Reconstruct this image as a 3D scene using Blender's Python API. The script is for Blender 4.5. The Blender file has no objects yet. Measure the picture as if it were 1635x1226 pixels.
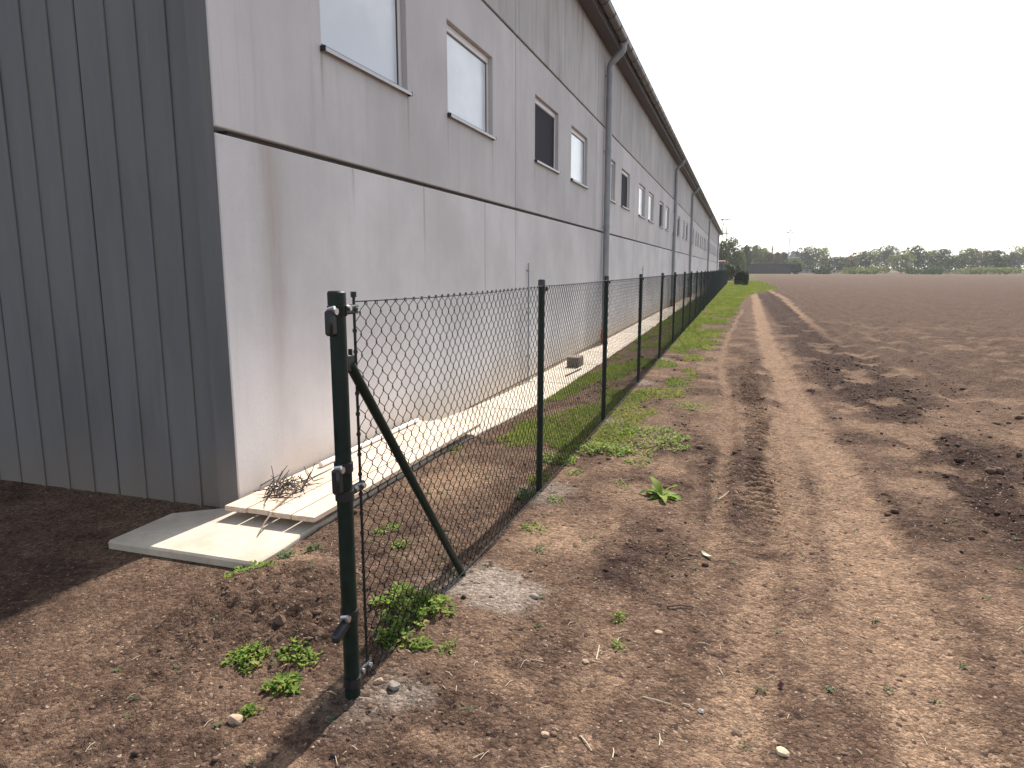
import bpy, bmesh, math, random
import numpy as np
from mathutils import Vector, Matrix

random.seed(7); RNG = np.random.default_rng(11)
scene = bpy.context.scene
COL = scene.collection

# ------------------------------------------------------------------ camera
F_PX, HOR_Y, VAN_X, CAM_H = 1112.0, 429.0, 1182.0, 1.63
PITCH = math.atan((613.0 - HOR_Y) / F_PX)
YAW = math.atan((VAN_X - 817.5) * math.cos(PITCH) / F_PX)
cam_data = bpy.data.cameras.new('camera'); cam = bpy.data.objects.new('camera', cam_data); COL.objects.link(cam)
cam.location = (0, 0, CAM_H)
cam.rotation_euler = (math.pi / 2 - PITCH, 0, YAW)
cam_data.sensor_fit = 'HORIZONTAL'; cam_data.sensor_width = 36.0
cam_data.lens = 36.0 * F_PX / 1635.0
cam_data.clip_start = 0.05; cam_data.clip_end = 5000
scene.camera = cam

# ------------------------------------------------------------------ sky, sun, exposure
SUN_EL, SUN_AZ = math.radians(47), math.radians(5.5)       # azimuth from +Y towards +X
world = bpy.data.worlds.new('World'); scene.world = world; world.use_nodes = True
wn = world.node_tree.nodes; wl = world.node_tree.links
sky = wn.new('ShaderNodeTexSky'); sky.sky_type = 'NISHITA'; sky.sun_disc = False
sky.sun_elevation = SUN_EL; sky.sun_rotation = SUN_AZ
sky.air_density = 1.0; sky.dust_density = 1.2; sky.ozone_density = 1.0
hz_ = wn.new('ShaderNodeHueSaturation'); hz_.inputs['Saturation'].default_value = 0.42      # thin high haze whitens the whole sky evenly
wl.new(sky.outputs[0], hz_.inputs['Color']); wl.new(hz_.outputs[0], wn['Background'].inputs[0]); wn['Background'].inputs[1].default_value = 0.13
sd = bpy.data.lights.new('sun', 'SUN'); sd.energy = 4.7; sd.angle = math.radians(0.6); sd.color = (1.0, 0.94, 0.86)
sun = bpy.data.objects.new('sun', sd); COL.objects.link(sun); sun.location = (0, 20, 40)
sdir = Vector((math.sin(SUN_AZ) * math.cos(SUN_EL), math.cos(SUN_AZ) * math.cos(SUN_EL), math.sin(SUN_EL)))
sun.rotation_euler = (-sdir).to_track_quat('-Z', 'Y').to_euler()
vs = scene.view_settings
vs.view_transform = 'Standard'; vs.look = 'None'; vs.gamma = 1.0; vs.use_curve_mapping = False
vs.exposure = 1.05

# ------------------------------------------------------------------ pixel -> place
_fw = np.array([-math.sin(YAW) * math.cos(PITCH), math.cos(YAW) * math.cos(PITCH), -math.sin(PITCH)])
_r = np.array([math.cos(YAW), math.sin(YAW), 0.0]); _u = np.cross(_r, _fw); _c = np.array([0, 0, CAM_H])
def ray(px, py): return _fw + _r * (px - 817.5) / F_PX - _u * (py - 613.0) / F_PX
def G(px, py, z=0.0):
    d = ray(px, py); return (_c + d * (z - CAM_H) / d[2])[:2]
def atY(px, py, Y):
    d = ray(px, py); return _c + d * Y / d[1]
def mpp(Y): return Y / math.cos(YAW) / F_PX          # metres per photo pixel, roughly

# ------------------------------------------------------------------ noise
def _hash(ix, iy, s):
    h = (ix.astype(np.int64) * 374761393 + iy.astype(np.int64) * 668265263 + s * 2147483647) & 0xffffffff
    h = ((h ^ (h >> 13)) * 1274126177) & 0xffffffff
    h = (h ^ (h >> 16)) & 0xffffffff
    return h / 4294967295.0
def vnoise(x, y, s=0):
    x = np.asarray(x, float); y = np.asarray(y, float)
    ix = np.floor(x); iy = np.floor(y); fx = x - ix; fy = y - iy
    fx = fx * fx * fx * (fx * (fx * 6 - 15) + 10); fy = fy * fy * fy * (fy * (fy * 6 - 15) + 10)
    a = _hash(ix, iy, s); b = _hash(ix + 1, iy, s); c = _hash(ix, iy + 1, s); d = _hash(ix + 1, iy + 1, s)
    return (a + (b - a) * fx) * (1 - fy) + (c + (d - c) * fx) * fy
def fbm(x, y, o=4, s=0, g=0.5):
    t = 0; a = 1; n = 0
    for k in range(o):
        t = t + a * vnoise(x * 2 ** k + 17.3 * k, y * 2 ** k - 9.1 * k, s + k); n += a; a *= g
    return t / n
def sstep(a, b, x):
    t = np.clip((np.asarray(x, float) - a) / (b - a), 0, 1); return t * t * (3 - 2 * t)
def polydist(x, y, pts):
    x = np.asarray(x, float); y = np.asarray(y, float); best = np.full(x.shape, 1e9); par = np.zeros(x.shape); sgn = np.zeros(x.shape); acc = 0
    for (ax, ay), (bx, by) in zip(pts[:-1], pts[1:]):
        dx, dy = bx - ax, by - ay; L = math.hypot(dx, dy)
        t = np.clip(((x - ax) * dx + (y - ay) * dy) / (L * L), 0, 1)
        d = np.hypot(x - ax - t * dx, y - ay - t * dy); m = d < best
        best = np.where(m, d, best); par = np.where(m, acc + t * L, par)
        sgn = np.where(m, ((x - ax) * dy - (y - ay) * dx) / L, sgn); acc += L
    return best, par, sgn

# ------------------------------------------------------------------ ground shape and ground cover maps
FX = -1.335                                            # the fence line
POST_Y = [2.14, 4.78, 7.34, 10.11, 12.91, 15.61, 18.34, 21.0, 23.8, 26.55]
while POST_Y[-1] < 83: POST_Y.append(POST_Y[-1] + 2.75)
def apron_z(y): return -0.17 * sstep(4.6, 10.0, y)
T1 = [(0.96, 60), (0.96, 47.8), (0.75, 27.5), (0.64, 16.1), (0.71, 11.4), (0.77, 8.8), (0.8, 6.0), (0.75, 1.0)]
T2 = [(-0.06, 1.0), (0.02, 2.18), (0.08, 3.05), (0.2, 4.12), (0.36, 5.75), (0.54, 7.69), (0.66, 10.0), (0.68, 13.0)]
RUT = [(-0.06, 4.0), (-0.02, 6.93), (-0.07, 8.97), (-0.25, 12.6), (-0.2, 18.0), (0.2, 30.0)]
TREAD = [(0.17, 3.6), (0.2, 4.22), (0.23, 5.37), (0.26, 7.02), (0.22, 9.06), (0.16, 11.92), (0.2, 15)]
T3 = [(2.2, 66), (2.13, 59.7), (2.41, 43.0), (2.19, 28.0), (2.1, 20.0), (2.2, 10.0), (2.5, 3.0)]
MOUND = (-1.98, 2.72)
def patch(px, py, rx, ry, st_):
    a = G(px, py); b = G(px + rx, py); c = G(px, py - ry); return (a[0], a[1], abs(b[0] - a[0]), abs(c[1] - a[1]), st_)
TAN_P = [patch(*q) for q in ((885, 850, 95, 40, .8), (720, 765, 100, 45, .75), (470, 885, 70, 22, .7), (1185, 1120, 60, 110, .7), (1195, 990, 45, 60, .6), (1255, 780, 40, 110, .6), (1010, 790, 90, 22, .55), (440, 1212, 90, 30, .6),
    (800, 1085, 70, 26, .5), (1065, 745, 35, 18, .6), (960, 1090, 70, 30, .4), (700, 1190, 80, 22, .4))]
DARK_P = [patch(*q) for q in ((1025, 905, 110, 50, .9), (1160, 765, 50, 70, .75), (890, 1010, 120, 45, .55), (640, 850, 60, 40, .35), (640, 1180, 90, 45, .4), (850, 1170, 80, 40, .45), (880, 960, 70, 30, .5), (1110, 1020, 60, 30, .4))]
def maps(x, y):
    x = np.asarray(x, float); y = np.asarray(y, float)
    w = 0.16 * (fbm(x * 1.7, y * 1.1, 3, 5) - 0.5)
    d1, _, _ = polydist(x + w, y, T1); d2, _, _ = polydist(x + w * 1.6, y, T2); dr, _, _ = polydist(x + w * .7, y, RUT)
    dt, pt, st = polydist(x, y, TREAD); d3, _, _ = polydist(x + w * 2, y, T3)
    near = sstep(10, 5, y)
    n1 = fbm(x * 2.3, y * 1.9, 4, 21); n2 = fbm(x * .7 + 3, y * .5, 3, 33); n3 = fbm(x * 9, y * 8, 3, 44)
    tan = np.maximum.reduce([sstep(.28, .12, d1), .85 * sstep(.20, .05, d2) * sstep(.35, .6, n1 + .08), .6 * sstep(.10, .03, dr), .85 * sstep(.22, .08, d3) * sstep(12, 30, y)])
    tan = np.maximum(tan, .6 * sstep(.56, .72, n1) * sstep(-1.6, -1.2, x) * sstep(30, 12, y))
    tan = np.maximum(tan, .3 * sstep(.55, .7, n2) * sstep(14, 8, y))
    tan = tan * (0.75 + .5 * (n3 - .5))
    for (qx, qy, sx, sy, st_) in TAN_P:
        tan = np.maximum(tan, st_ * sstep(1.0, .35, np.hypot((x - qx) / sx, (y - qy) / sy) + .9 * (n1 - .5) + .5 * (n3 - .5)))
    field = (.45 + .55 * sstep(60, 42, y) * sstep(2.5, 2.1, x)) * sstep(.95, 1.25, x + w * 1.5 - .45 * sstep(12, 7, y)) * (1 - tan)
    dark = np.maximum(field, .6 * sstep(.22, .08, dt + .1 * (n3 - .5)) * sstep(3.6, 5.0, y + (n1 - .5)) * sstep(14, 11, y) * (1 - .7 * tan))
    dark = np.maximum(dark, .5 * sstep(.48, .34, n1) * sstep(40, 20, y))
    dm = np.hypot((x - MOUND[0]) / .75, (y - MOUND[1]) / .5)
    dark = np.maximum(dark, .35 * sstep(1.3, .7, dm))
    for (qx, qy, sx, sy, st_) in DARK_P:
        dark = np.maximum(dark, st_ * sstep(1.0, .45, np.hypot((x - qx) / sx, (y - qy) / sy) + .9 * (n1 - .5) + .5 * (n3 - .5)))
    cem = np.zeros(x.shape)
    for py in POST_Y[:8]:
        cem = np.maximum(cem, sstep(.27, .08, np.hypot(x - FX - .06, (y - py) * .8) + .12 * (n3 - .5)) * (.25 if py < 3 else .6))
    cem = np.maximum(cem, .85 * sstep(.34, .14, np.hypot((x + 1.2) / 1.15, (y - 3.2) / .95) + .22 * (n3 - .5) + .12 * (n1 - .5)))
    cem = np.maximum(cem, .6 * sstep(.16, .06, np.hypot(x + 1.18, y - 2.2) + .1 * (n3 - .5)))
    # green cover
    rt = np.interp(y, [6, 9, 14, 20, 27, 45, 62, 75, 90], [-.75, -.55, -.42, -.2, -.05, .55, 3.2, 2.5, 1.4])
    gR = sstep(.0, -.25, x - rt + .35 * (n1 - .5)) * sstep(FX - .02, FX + .1, x)
    thr = np.interp(y, [4.5, 8, 11, 16, 24, 34], [.72, .55, .46, .44, .41, .30])
    gn = fbm(x * 1.6 + 5, y * .9, 4, 66)
    gR = gR * sstep(thr, thr + .1, gn)
    gL = sstep(FX + .02, FX - .05, x) * sstep(-2.52, -2.42, x) * sstep(np.interp(y, [4.2, 6, 9, 14, 22], [.68, .52, .46, .41, .32]), np.interp(y, [4.2, 6, 9, 14, 22], [.78, .64, .58, .54, .46]), gn)
    gv = sstep(205, 212, y) * sstep(250, 240, y)
    gb = .9 * sstep(78, 86, y) * sstep(3.5 + (y - 80) * .02, 1.5, x)
    green = np.clip(np.maximum.reduce([gR, gL, gv, gb]) * (1 - .8 * cem) * (1 - .5 * sstep(.4, .8, tan)), 0, 1)
    green = green * sstep(4.0, 5.2, y)
    return dict(tan=tan, dark=dark, cement=cem, green=green, d1=d1, d2=d2, dt=dt, pt=pt, st=st, dm=dm, n1=n1, n3=n3, dr=dr)
def height(x, y, m=None, fine=True):
    x = np.asarray(x, float); y = np.asarray(y, float)
    if m is None: m = maps(x, y)
    z = np.zeros(x.shape)
    z = z + (apron_z(y) - .012) * sstep(-1.55, -2.45, x)                       # falls to the path along the wall
    z = z + .05 * (fbm(x * .8, y * .8, 3, 2) - .5) * sstep(90, 30, y) * sstep(0.0, .3, np.abs(x - FX) + .05)
    z = z + .10 * sstep(1.25, .2, m['dm']) * (.5 + fbm(x * 3, y * 3, 3, 8))
    z = z - .022 * sstep(.3, .1, m['d1']) - .016 * sstep(.2, .05, m['d2']) - .015 * sstep(.09, .02, m['dr'])
    bars = np.abs((((m['pt'] + .35 * np.abs(m['st'])) / .115) % 1.0) - .5) * 2
    z = z + (.042 * sstep(.3, .7, bars) - .024) * sstep(.135, .09, m['dt'] + .05 * (m['n3'] - .5)) * sstep(3.9, 5.4, y + 1.2 * (m['n1'] - .5)) * sstep(15, 12, y) * sstep(.34, .56, fbm(x * 2.1, y * 1.3, 3, 71))
    z = z + .016 * sstep(.13, .17, m['dt']) * sstep(.25, .18, m['dt']) * sstep(15, 12, y) * sstep(3.7, 4.2, y)
    if fine:
        cl = np.clip(.35 + m['dark'] * 1.1 + 1.2 * sstep(1.2, .6, m['dm']) - .5 * m['tan'] - .3 * m['cement'], .12, 2.2)
        z = z + cl * (.026 * (fbm(x * 7, y * 7, 2, 3) - .5) + .026 * (fbm(x * 19, y * 19, 4, 4, .75) - .5))
        clod = fbm(x * 14, y * 14, 2, 9)
        z = z + .010 * cl * sstep(.55, .72, clod)
        ridge = sstep(1.2, 2.0, x) * sstep(200, 60, y) * (1 - m['tan'])
        z = z + ridge * (.07 * (fbm(x * 2.6, y * 1.7, 3, 14) - .35) + .03 * np.sin(x * 13 + 2.2 * fbm(x * .5, y * .3, 2, 15)))
    z = np.where(x < -2.5, np.minimum(z, apron_z(y) - .05), z)
    return z
def gz(x, y): return float(height(np.array([x]), np.array([y]))[0])

# ------------------------------------------------------------------ materials
MATS = {}
def mat(name, col, rough=.8, metal=0.0, spec=.5, build=None):
    m = bpy.data.materials.new(name); m.use_nodes = True
    b = m.node_tree.nodes['Principled BSDF']
    b.inputs['Base Color'].default_value = (*col, 1); b.inputs['Roughness'].default_value = rough
    b.inputs['Metallic'].default_value = metal; b.inputs['Specular IOR Level'].default_value = spec
    if build: build(m.node_tree, b)
    MATS[name] = m; return m
class NT:
    def __init__(s, nt): s.nt = nt; s.N = nt.nodes; s.L = nt.links
    def new(s, t, **k):
        n = s.N.new(t)
        for a, v in k.items(): setattr(n, a, v)
        return n
    def put(s, sock, v):
        if isinstance(v, (int, float)): sock.default_value = v
        elif isinstance(v, (tuple, list)): sock.default_value = (*v, 1) if len(v) == 3 and sock.type == 'RGBA' else v
        else: s.L.new(v, sock)
    def pos(s, scale=(1, 1, 1), obj=False):
        g = s.new('ShaderNodeTexCoord').outputs['Object'] if obj else s.new('ShaderNodeNewGeometry').outputs['Position']
        mp = s.new('ShaderNodeMapping'); s.L.new(g, mp.inputs['Vector']); mp.inputs['Scale'].default_value = scale
        return mp.outputs[0]
    def noise(s, vec, scale=1, detail=4, rough=.55):
        n = s.new('ShaderNodeTexNoise'); s.L.new(vec, n.inputs['Vector'])
        n.inputs['Scale'].default_value = scale; n.inputs['Detail'].default_value = detail; n.inputs['Roughness'].default_value = rough
        return n.outputs['Fac']
    def ramp(s, v, a, b, lo=0., hi=1.):
        n = s.new('ShaderNodeMapRange'); n.interpolation_type = 'SMOOTHSTEP'; s.put(n.inputs['Value'], v)
        n.inputs['From Min'].default_value = a; n.inputs['From Max'].default_value = b; n.inputs['To Min'].default_value = lo; n.inputs['To Max'].default_value = hi
        return n.outputs[0]
    def mix(s, f, a, b, bt='MIX'):
        n = s.new('ShaderNodeMix', data_type='RGBA', blend_type=bt); s.put(n.inputs[0], f); s.put(n.inputs[6], a); s.put(n.inputs[7], b)
        return n.outputs[2]
    def math(s, op, a, b=0.):
        n = s.new('ShaderNodeMath', operation=op); s.put(n.inputs[0], a); s.put(n.inputs[1], b); return n.outputs[0]
    def attr(s, nm): return s.new('ShaderNodeAttribute', attribute_name=nm).outputs['Fac']
    def bump(s, b, h, st=.4, d=.01):
        n = s.new('ShaderNodeBump'); n.inputs['Strength'].default_value = st; n.inputs['Distance'].default_value = d
        s.L.new(h, n.inputs['Height']); s.L.new(n.outputs[0], b.inputs['Normal'])

def b_ground(nt, b):
    t = NT(nt); p = t.pos()
    n1 = t.noise(p, 3.0, 6, .6); n2 = t.noise(p, 30, 5, .7); n4 = t.noise(p, 11, 5, .6)
    wp = t.new('ShaderNodeVectorMath', operation='ADD'); t.L.new(p, wp.inputs[0])
    wq = t.new('ShaderNodeTexNoise'); t.L.new(p, wq.inputs['Vector']); wq.inputs['Scale'].default_value = 55; wq.inputs['Detail'].default_value = 2
    sc = t.new('ShaderNodeVectorMath', operation='SCALE'); t.L.new(wq.outputs['Color'], sc.inputs[0]); sc.inputs['Scale'].default_value = .02; t.L.new(sc.outputs[0], wp.inputs[1])
    def vor(scale):
        v = t.new('ShaderNodeTexVoronoi'); t.L.new(wp.outputs[0], v.inputs['Vector']); v.inputs['Scale'].default_value = scale
        sp = t.new('ShaderNodeSeparateColor'); t.L.new(v.outputs['Color'], sp.inputs[0]); return v.outputs['Distance'], sp.outputs[0], sp.outputs[1]
    va, ra, rb = vor(48); vb, rc, rd = vor(125)
    c = t.mix(t.ramp(n1, .3, .7), (.074, .048, .035), (.126, .085, .061))
    c = t.mix(t.math('MULTIPLY', t.ramp(n4, .45, .7), .6), c, (.158, .109, .078))
    c = t.mix(t.attr('dark'), c, t.mix(t.ramp(n4, .3, .7), (.028, .018, .015), (.062, .041, .033)))  # dark soil tone plus the clods' self-shading put into the colour
    c = t.mix(t.math('MULTIPLY', t.attr('tan'), t.ramp(n4, .2, .62, .45, 1.)), c, (.258, .178, .121))
    c = t.mix(t.math('MULTIPLY', t.attr('cement'), t.ramp(n2, .25, .6, .5, 1.)), c, (.250, .220, .190))
    c = t.mix(t.math('MULTIPLY', t.attr('green'), t.ramp(n2, .3, .6, .2, .75)), c, (.085, .092, .034))
    c = t.mix(1.0, c, t.mix(ra, (.70, .68, .68), (1.28, 1.26, 1.24)), 'MULTIPLY')
    c = t.mix(1.0, c, t.mix(rc, (.66, .64, .64), (1.32, 1.30, 1.28)), 'MULTIPLY')
    c = t.mix(t.ramp(rd, .982, .992, 0., .75), c, (.34, .27, .21))
    c = t.mix(t.ramp(rb, .95, .975, 0., .8), c, (.036, .023, .021))
    t.put(b.inputs['Base Color'], c); b.inputs['Roughness'].default_value = 1.0; b.inputs['Specular IOR Level'].default_value = .05
    h = t.math('SUBTRACT', t.math('ADD', t.math('MULTIPLY', n2, 1.4), t.math('ADD', t.math('MULTIPLY', ra, .35), t.math('MULTIPLY', rc, .22))), t.math('ADD', t.math('MULTIPLY', va, .8), t.math('MULTIPLY', vb, .35)))
    t.bump(b, h, .85, .016)
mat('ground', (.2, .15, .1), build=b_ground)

def concrete(base, streak, stain, amount, patch=False, drips=False):
    def f(nt, b):
        t = NT(nt); rnd = t.new('ShaderNodeObjectInfo').outputs['Random']
        g = t.new('ShaderNodeNewGeometry').outputs['Position']
        off = t.new('ShaderNodeCombineXYZ'); t.L.new(t.math('MULTIPLY', rnd, 37.0), off.inputs[0])
        ad = t.new('ShaderNodeVectorMath', operation='ADD'); t.L.new(g, ad.inputs[0]); t.L.new(off.outputs[0], ad.inputs[1])
        def mp(sc):
            m = t.new('ShaderNodeMapping'); t.L.new(ad.outputs[0], m.inputs['Vector']); m.inputs['Scale'].default_value = sc; return m.outputs[0]
        s1 = t.noise(mp((1, 1.9, .22)), 1, 6, .65); s2 = t.noise(mp((1, 8, .5)), 1, 6, .7); cl = t.noise(mp((.5, .5, .5)), 1.4, 6, .6); fi = t.noise(mp((1, 1, 1)), 60, 4, .7)
        c = t.mix(t.ramp(cl, .3, .7), tuple(v * .86 for v in base), tuple(v * 1.08 for v in base))
        c = t.mix(t.math('MULTIPLY', t.ramp(s1, .46, .72), amount), c, streak)
        c = t.mix(t.math('MULTIPLY', t.ramp(s2, .5, .78), amount * .9), c, stain)
        c = t.mix(t.math('MULTIPLY', t.ramp(s2, .44, .26), amount * .45), c, tuple(min(.8, v * 1.22) for v in base))
        if drips:                                     # thin run-off marks below the ends of every sill
            sp = t.new('ShaderNodeSeparateXYZ'); t.L.new(g, sp.inputs[0])
            ym = t.math('MODULO', t.math('SUBTRACT', sp.outputs[1], 4.04), 6.0)
            for q in (1.0, 2.5, 3.5, 5.0):
                dd = t.math('ABSOLUTE', t.math('SUBTRACT', t.math('ADD', ym, t.math('MULTIPLY', s1, .06)), q + .03))
                kk = t.math('MULTIPLY', t.ramp(dd, .035, .006), t.math('MULTIPLY', t.ramp(sp.outputs[2], 2.6, 3.3), t.ramp(sp.outputs[2], 3.36, 3.32)))
                c = t.mix(t.math('MULTIPLY', kk, t.ramp(s2, .35, .6, .1, .55)), c, (.24, .21, .19))
        if patch:                                     # rusty run-off below the joint by the corner, and splash dirt at the foot
            sp = t.new('ShaderNodeSeparateXYZ'); t.L.new(g, sp.inputs[0])
            dy = t.math('ABSOLUTE', t.math('SUBTRACT', sp.outputs[1], 4.32))
            k = t.math('MULTIPLY', t.ramp(t.math('ADD', dy, t.math('MULTIPLY', s2, .16)), .36, .06), t.ramp(sp.outputs[2], -.1, 1.6, .1, 1.))
            c = t.mix(t.math('MULTIPLY', k, t.ramp(s2, .3, .62, .25, .62)), c, (.33, .275, .24))
            for yy_, zl in ((6.87, 1.55), (8.72, .9), (5.45, 2.0)):
                dd = t.math('ABSOLUTE', t.math('SUBTRACT', t.math('ADD', sp.outputs[1], t.math('MULTIPLY', s1, .05)), yy_ + .025))
                kk = t.math('MULTIPLY', t.ramp(dd, .03, .008), t.ramp(sp.outputs[2], zl, zl + .7))
                c = t.mix(t.math('MULTIPLY', kk, t.ramp(cl, .3, .6, .25, .6)), c, (.27, .23, .205))
            sz = t.math('ADD', sp.outputs[2], t.math('MULTIPLY', cl, .5))
            c = t.mix(t.ramp(sz, .75, .15, 0, .55), c, (.46, .37, .27))
        c = t.mix(1.0, c, t.mix(rnd, (.93, .93, .93), (1.04, 1.035, 1.03)), 'MULTIPLY')
        c = t.mix(t.ramp(fi, .3, .75), t.mix(1.0, c, (.94, .94, .94), 'MULTIPLY'), c)
        pv = t.new('ShaderNodeTexVoronoi'); t.L.new(g, pv.inputs['Vector']); pv.inputs['Scale'].default_value = 24
        pc = t.new('ShaderNodeSeparateColor'); t.L.new(pv.outputs['Color'], pc.inputs[0])
        pore = t.math('MULTIPLY', t.ramp(pv.outputs['Distance'], .16, .08), t.ramp(pc.outputs[0], .72, .8))
        c = t.mix(t.math('MULTIPLY', pore, .55), c, (.20, .185, .175))
        t.put(b.inputs['Base Color'], c); b.inputs['Roughness'].default_value = .88; b.inputs['Specular IOR Level'].default_value = .25
        t.bump(b, t.math('ADD', fi, t.math('MULTIPLY', cl, 2.)), .25, .004)
    return f
mat('concrete_low', (.5,) * 3, build=concrete((.595, .565, .560), (.535, .505, .497), (.47, .435, .415), .32, True))  # rows darken upward: their own tone plus shading put into the colour
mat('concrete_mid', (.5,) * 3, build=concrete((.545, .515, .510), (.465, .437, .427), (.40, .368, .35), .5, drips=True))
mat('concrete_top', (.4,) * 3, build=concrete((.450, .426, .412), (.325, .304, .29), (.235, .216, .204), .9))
mat('concrete_dark', (.2, .19, .185), .9)
mat('plinth', (.5,) * 3, build=concrete((.47, .40, .31), (.36, .28, .19), (.30, .23, .16), .8))
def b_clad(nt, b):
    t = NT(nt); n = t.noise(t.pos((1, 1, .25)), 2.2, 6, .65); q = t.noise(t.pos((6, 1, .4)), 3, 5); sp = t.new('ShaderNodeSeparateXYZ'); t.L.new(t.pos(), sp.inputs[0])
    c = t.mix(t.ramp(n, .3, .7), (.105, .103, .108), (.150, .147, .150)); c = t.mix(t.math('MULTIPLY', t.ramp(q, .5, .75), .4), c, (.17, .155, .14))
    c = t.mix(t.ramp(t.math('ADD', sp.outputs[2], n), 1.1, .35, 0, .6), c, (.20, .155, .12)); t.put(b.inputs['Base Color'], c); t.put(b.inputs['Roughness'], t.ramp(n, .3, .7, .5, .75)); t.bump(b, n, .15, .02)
mat('shaded_cladding', (.135, .132, .140), .6, spec=.3, build=b_clad)  # grey made dark so the end wall's shade is in the colour
mat('mastic', (.085, .070, .055), .95)
def b_slab(nt, b):
    t = NT(nt); p = t.pos(); n = t.noise(p, 3, 6, .6); f = t.noise(p, 70, 4, .7); m = t.noise(p, 16, 4)
    rnd = t.new('ShaderNodeObjectInfo').outputs['Random']
    c = t.mix(t.ramp(n, .3, .7), (.36, .305, .245), (.49, .425, .35)); c = t.mix(t.math('MULTIPLY', t.ramp(m, .5, .75), .5), c, (.36, .28, .20))
    c = t.mix(1.0, c, t.mix(rnd, (.84, .84, .84), (1.05, 1.04, 1.02)), 'MULTIPLY')
    t.put(b.inputs['Base Color'], c); t.bump(b, f, .35, .004)
mat('path', (.5, .45, .38), .9, build=b_slab)
def b_wood(nt, b):
    t = NT(nt); p = t.pos((14, .9, 14)); n = t.noise(p, 3, 6, .65); q = t.noise(t.pos(), 5, 4)
    rnd = t.new('ShaderNodeObjectInfo').outputs['Random']
    c = t.mix(t.ramp(n, .3, .7), (.44, .325, .235), (.58, .46, .36)); c = t.mix(t.math('MULTIPLY', t.ramp(q, .55, .75), .5), c, (.45, .33, .23))
    c = t.mix(1.0, c, t.mix(rnd, (.86, .84, .80), (1.05, 1.05, 1.05)), 'MULTIPLY')
    t.put(b.inputs['Base Color'], c); t.bump(b, n, .3, .003)
mat('wood', (.6, .45, .3), .75, build=b_wood)
def b_green(nt, b):
    t = NT(nt); n = t.noise(t.pos(), 25, 4)
    t.put(b.inputs['Base Color'], t.mix(t.ramp(n, .3, .7), (.003, .011, .0085), (.005, .016, .0125)))
    t.put(b.inputs['Roughness'], t.ramp(n, .3, .7, .32, .5)); b.inputs['Specular IOR Level'].default_value = .3
mat('post_green', (.01, .03, .022), .4, build=b_green)
mat('wire_green', (.005, .013, .011), .6, spec=.15)
mat('fitting_black', (.012, .014, .016), .35)
mat('zinc', (.62, .63, .64), .28, .9)
def b_pipe(nt, b):
    t = NT(nt); n = t.noise(t.pos((1, 1, .5)), 6, 5)
    t.put(b.inputs['Base Color'], t.mix(t.ramp(n, .3, .7), (.225, .235, .25), (.30, .31, .325))); t.put(b.inputs['Roughness'], t.ramp(n, .3, .7, .4, .6))
mat('pipe_grey', (.2, .22, .24), .5, .1, build=b_pipe)
mat('terracotta', (.36, .13, .07), .8)
def b_gutter(nt, b):
    t = NT(nt); n = t.noise(t.pos((1, .6, 3)), 5, 5)
    t.put(b.inputs['Base Color'], t.mix(t.ramp(n, .3, .7), (.070, .056, .056), (.115, .098, .094)))
mat('gutter_brown', (.07, .055, .055), .45, .2, build=b_gutter)
mat('soffit', (.075, .058, .062), .7)
mat('roof', (.16, .15, .15), .5, .3)
mat('frame_white', (.62, .58, .57), .5)
mat('gasket', (.03, .03, .035), .6)
def b_pane(nt, b):
    t = NT(nt); w = t.new('ShaderNodeTexWave', wave_type='BANDS', bands_direction='Y'); t.L.new(t.pos(), w.inputs['Vector']); w.inputs['Scale'].default_value = 14
    n = t.noise(t.pos((1, .7, 1)), 1.6, 3)
    c = t.mix(t.ramp(n, .3, .7), (.53, .555, .585), (.66, .675, .69)); c = t.mix(t.math('MULTIPLY', w.outputs['Fac'], .12), c, (.45, .5, .58))
    t.put(b.inputs['Base Color'], c); t.bump(b, w.outputs['Fac'], .12, .002)
mat('pane_pale', (.6, .66, .72), .2, spec=.28, build=b_pane)
mat('pane_dark', (.035, .032, .040), .8, spec=.06)
mat('sill', (.40, .39, .40), .5, .2)
mat('pvc_white', (.74, .72, .68), .4)
def leafmat(name, a, b_, tr=.35, dry=False):
    def f(nt, b):
        t = NT(nt); r = t.attr('shade'); c = t.mix(r, a, b_)
        if dry: c = t.mix(t.ramp(r, .93, .95), c, (.30, .23, .10))
        t.put(b.inputs['Base Color'], c); b.inputs['Roughness'].default_value = .7; b.inputs['Specular IOR Level'].default_value = .12
        tl = t.new('ShaderNodeBsdfTranslucent'); t.put(tl.inputs['Color'], t.mix(1.0, c, (1.5, 1.7, .8), 'MULTIPLY'))
        mx = t.new('ShaderNodeMixShader'); mx.inputs[0].default_value = tr
        t.L.new(b.outputs[0], mx.inputs[1]); t.L.new(tl.outputs[0], mx.inputs[2]); t.L.new(mx.outputs[0], nt.nodes['Material Output'].inputs[0])
    return mat(name, a, build=f)
leafmat('weed_leaf', (.055, .110, .020), (.24, .30, .065), .40, True)
leafmat('grass_leaf', (.095, .135, .026), (.22, .225, .07), .28, True)
leafmat('dull_leaf', (.05, .085, .04), (.12, .15, .08))
leafmat('tree_dark', (.030, .046, .020), (.075, .098, .042), .18)
leafmat('tree_olive', (.085, .098, .040), (.17, .18, .08), .25)
leafmat('tree_grey', (.060, .070, .056), (.11, .12, .095), .15)
leafmat('tree_tan', (.10, .086, .052), (.175, .148, .09), .15)
leafmat('bush_dark', (.018, .028, .014), (.048, .06, .028), .2)
mat('bark', (.075, .058, .045), .9)
mat('twig', (.055, .045, .042), .85)
mat('stalk', (.44, .36, .26), .85)
mat('old_stick', (.20, .14, .10), .85)
mat('stick_brown', (.06, .042, .034), .85)
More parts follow.
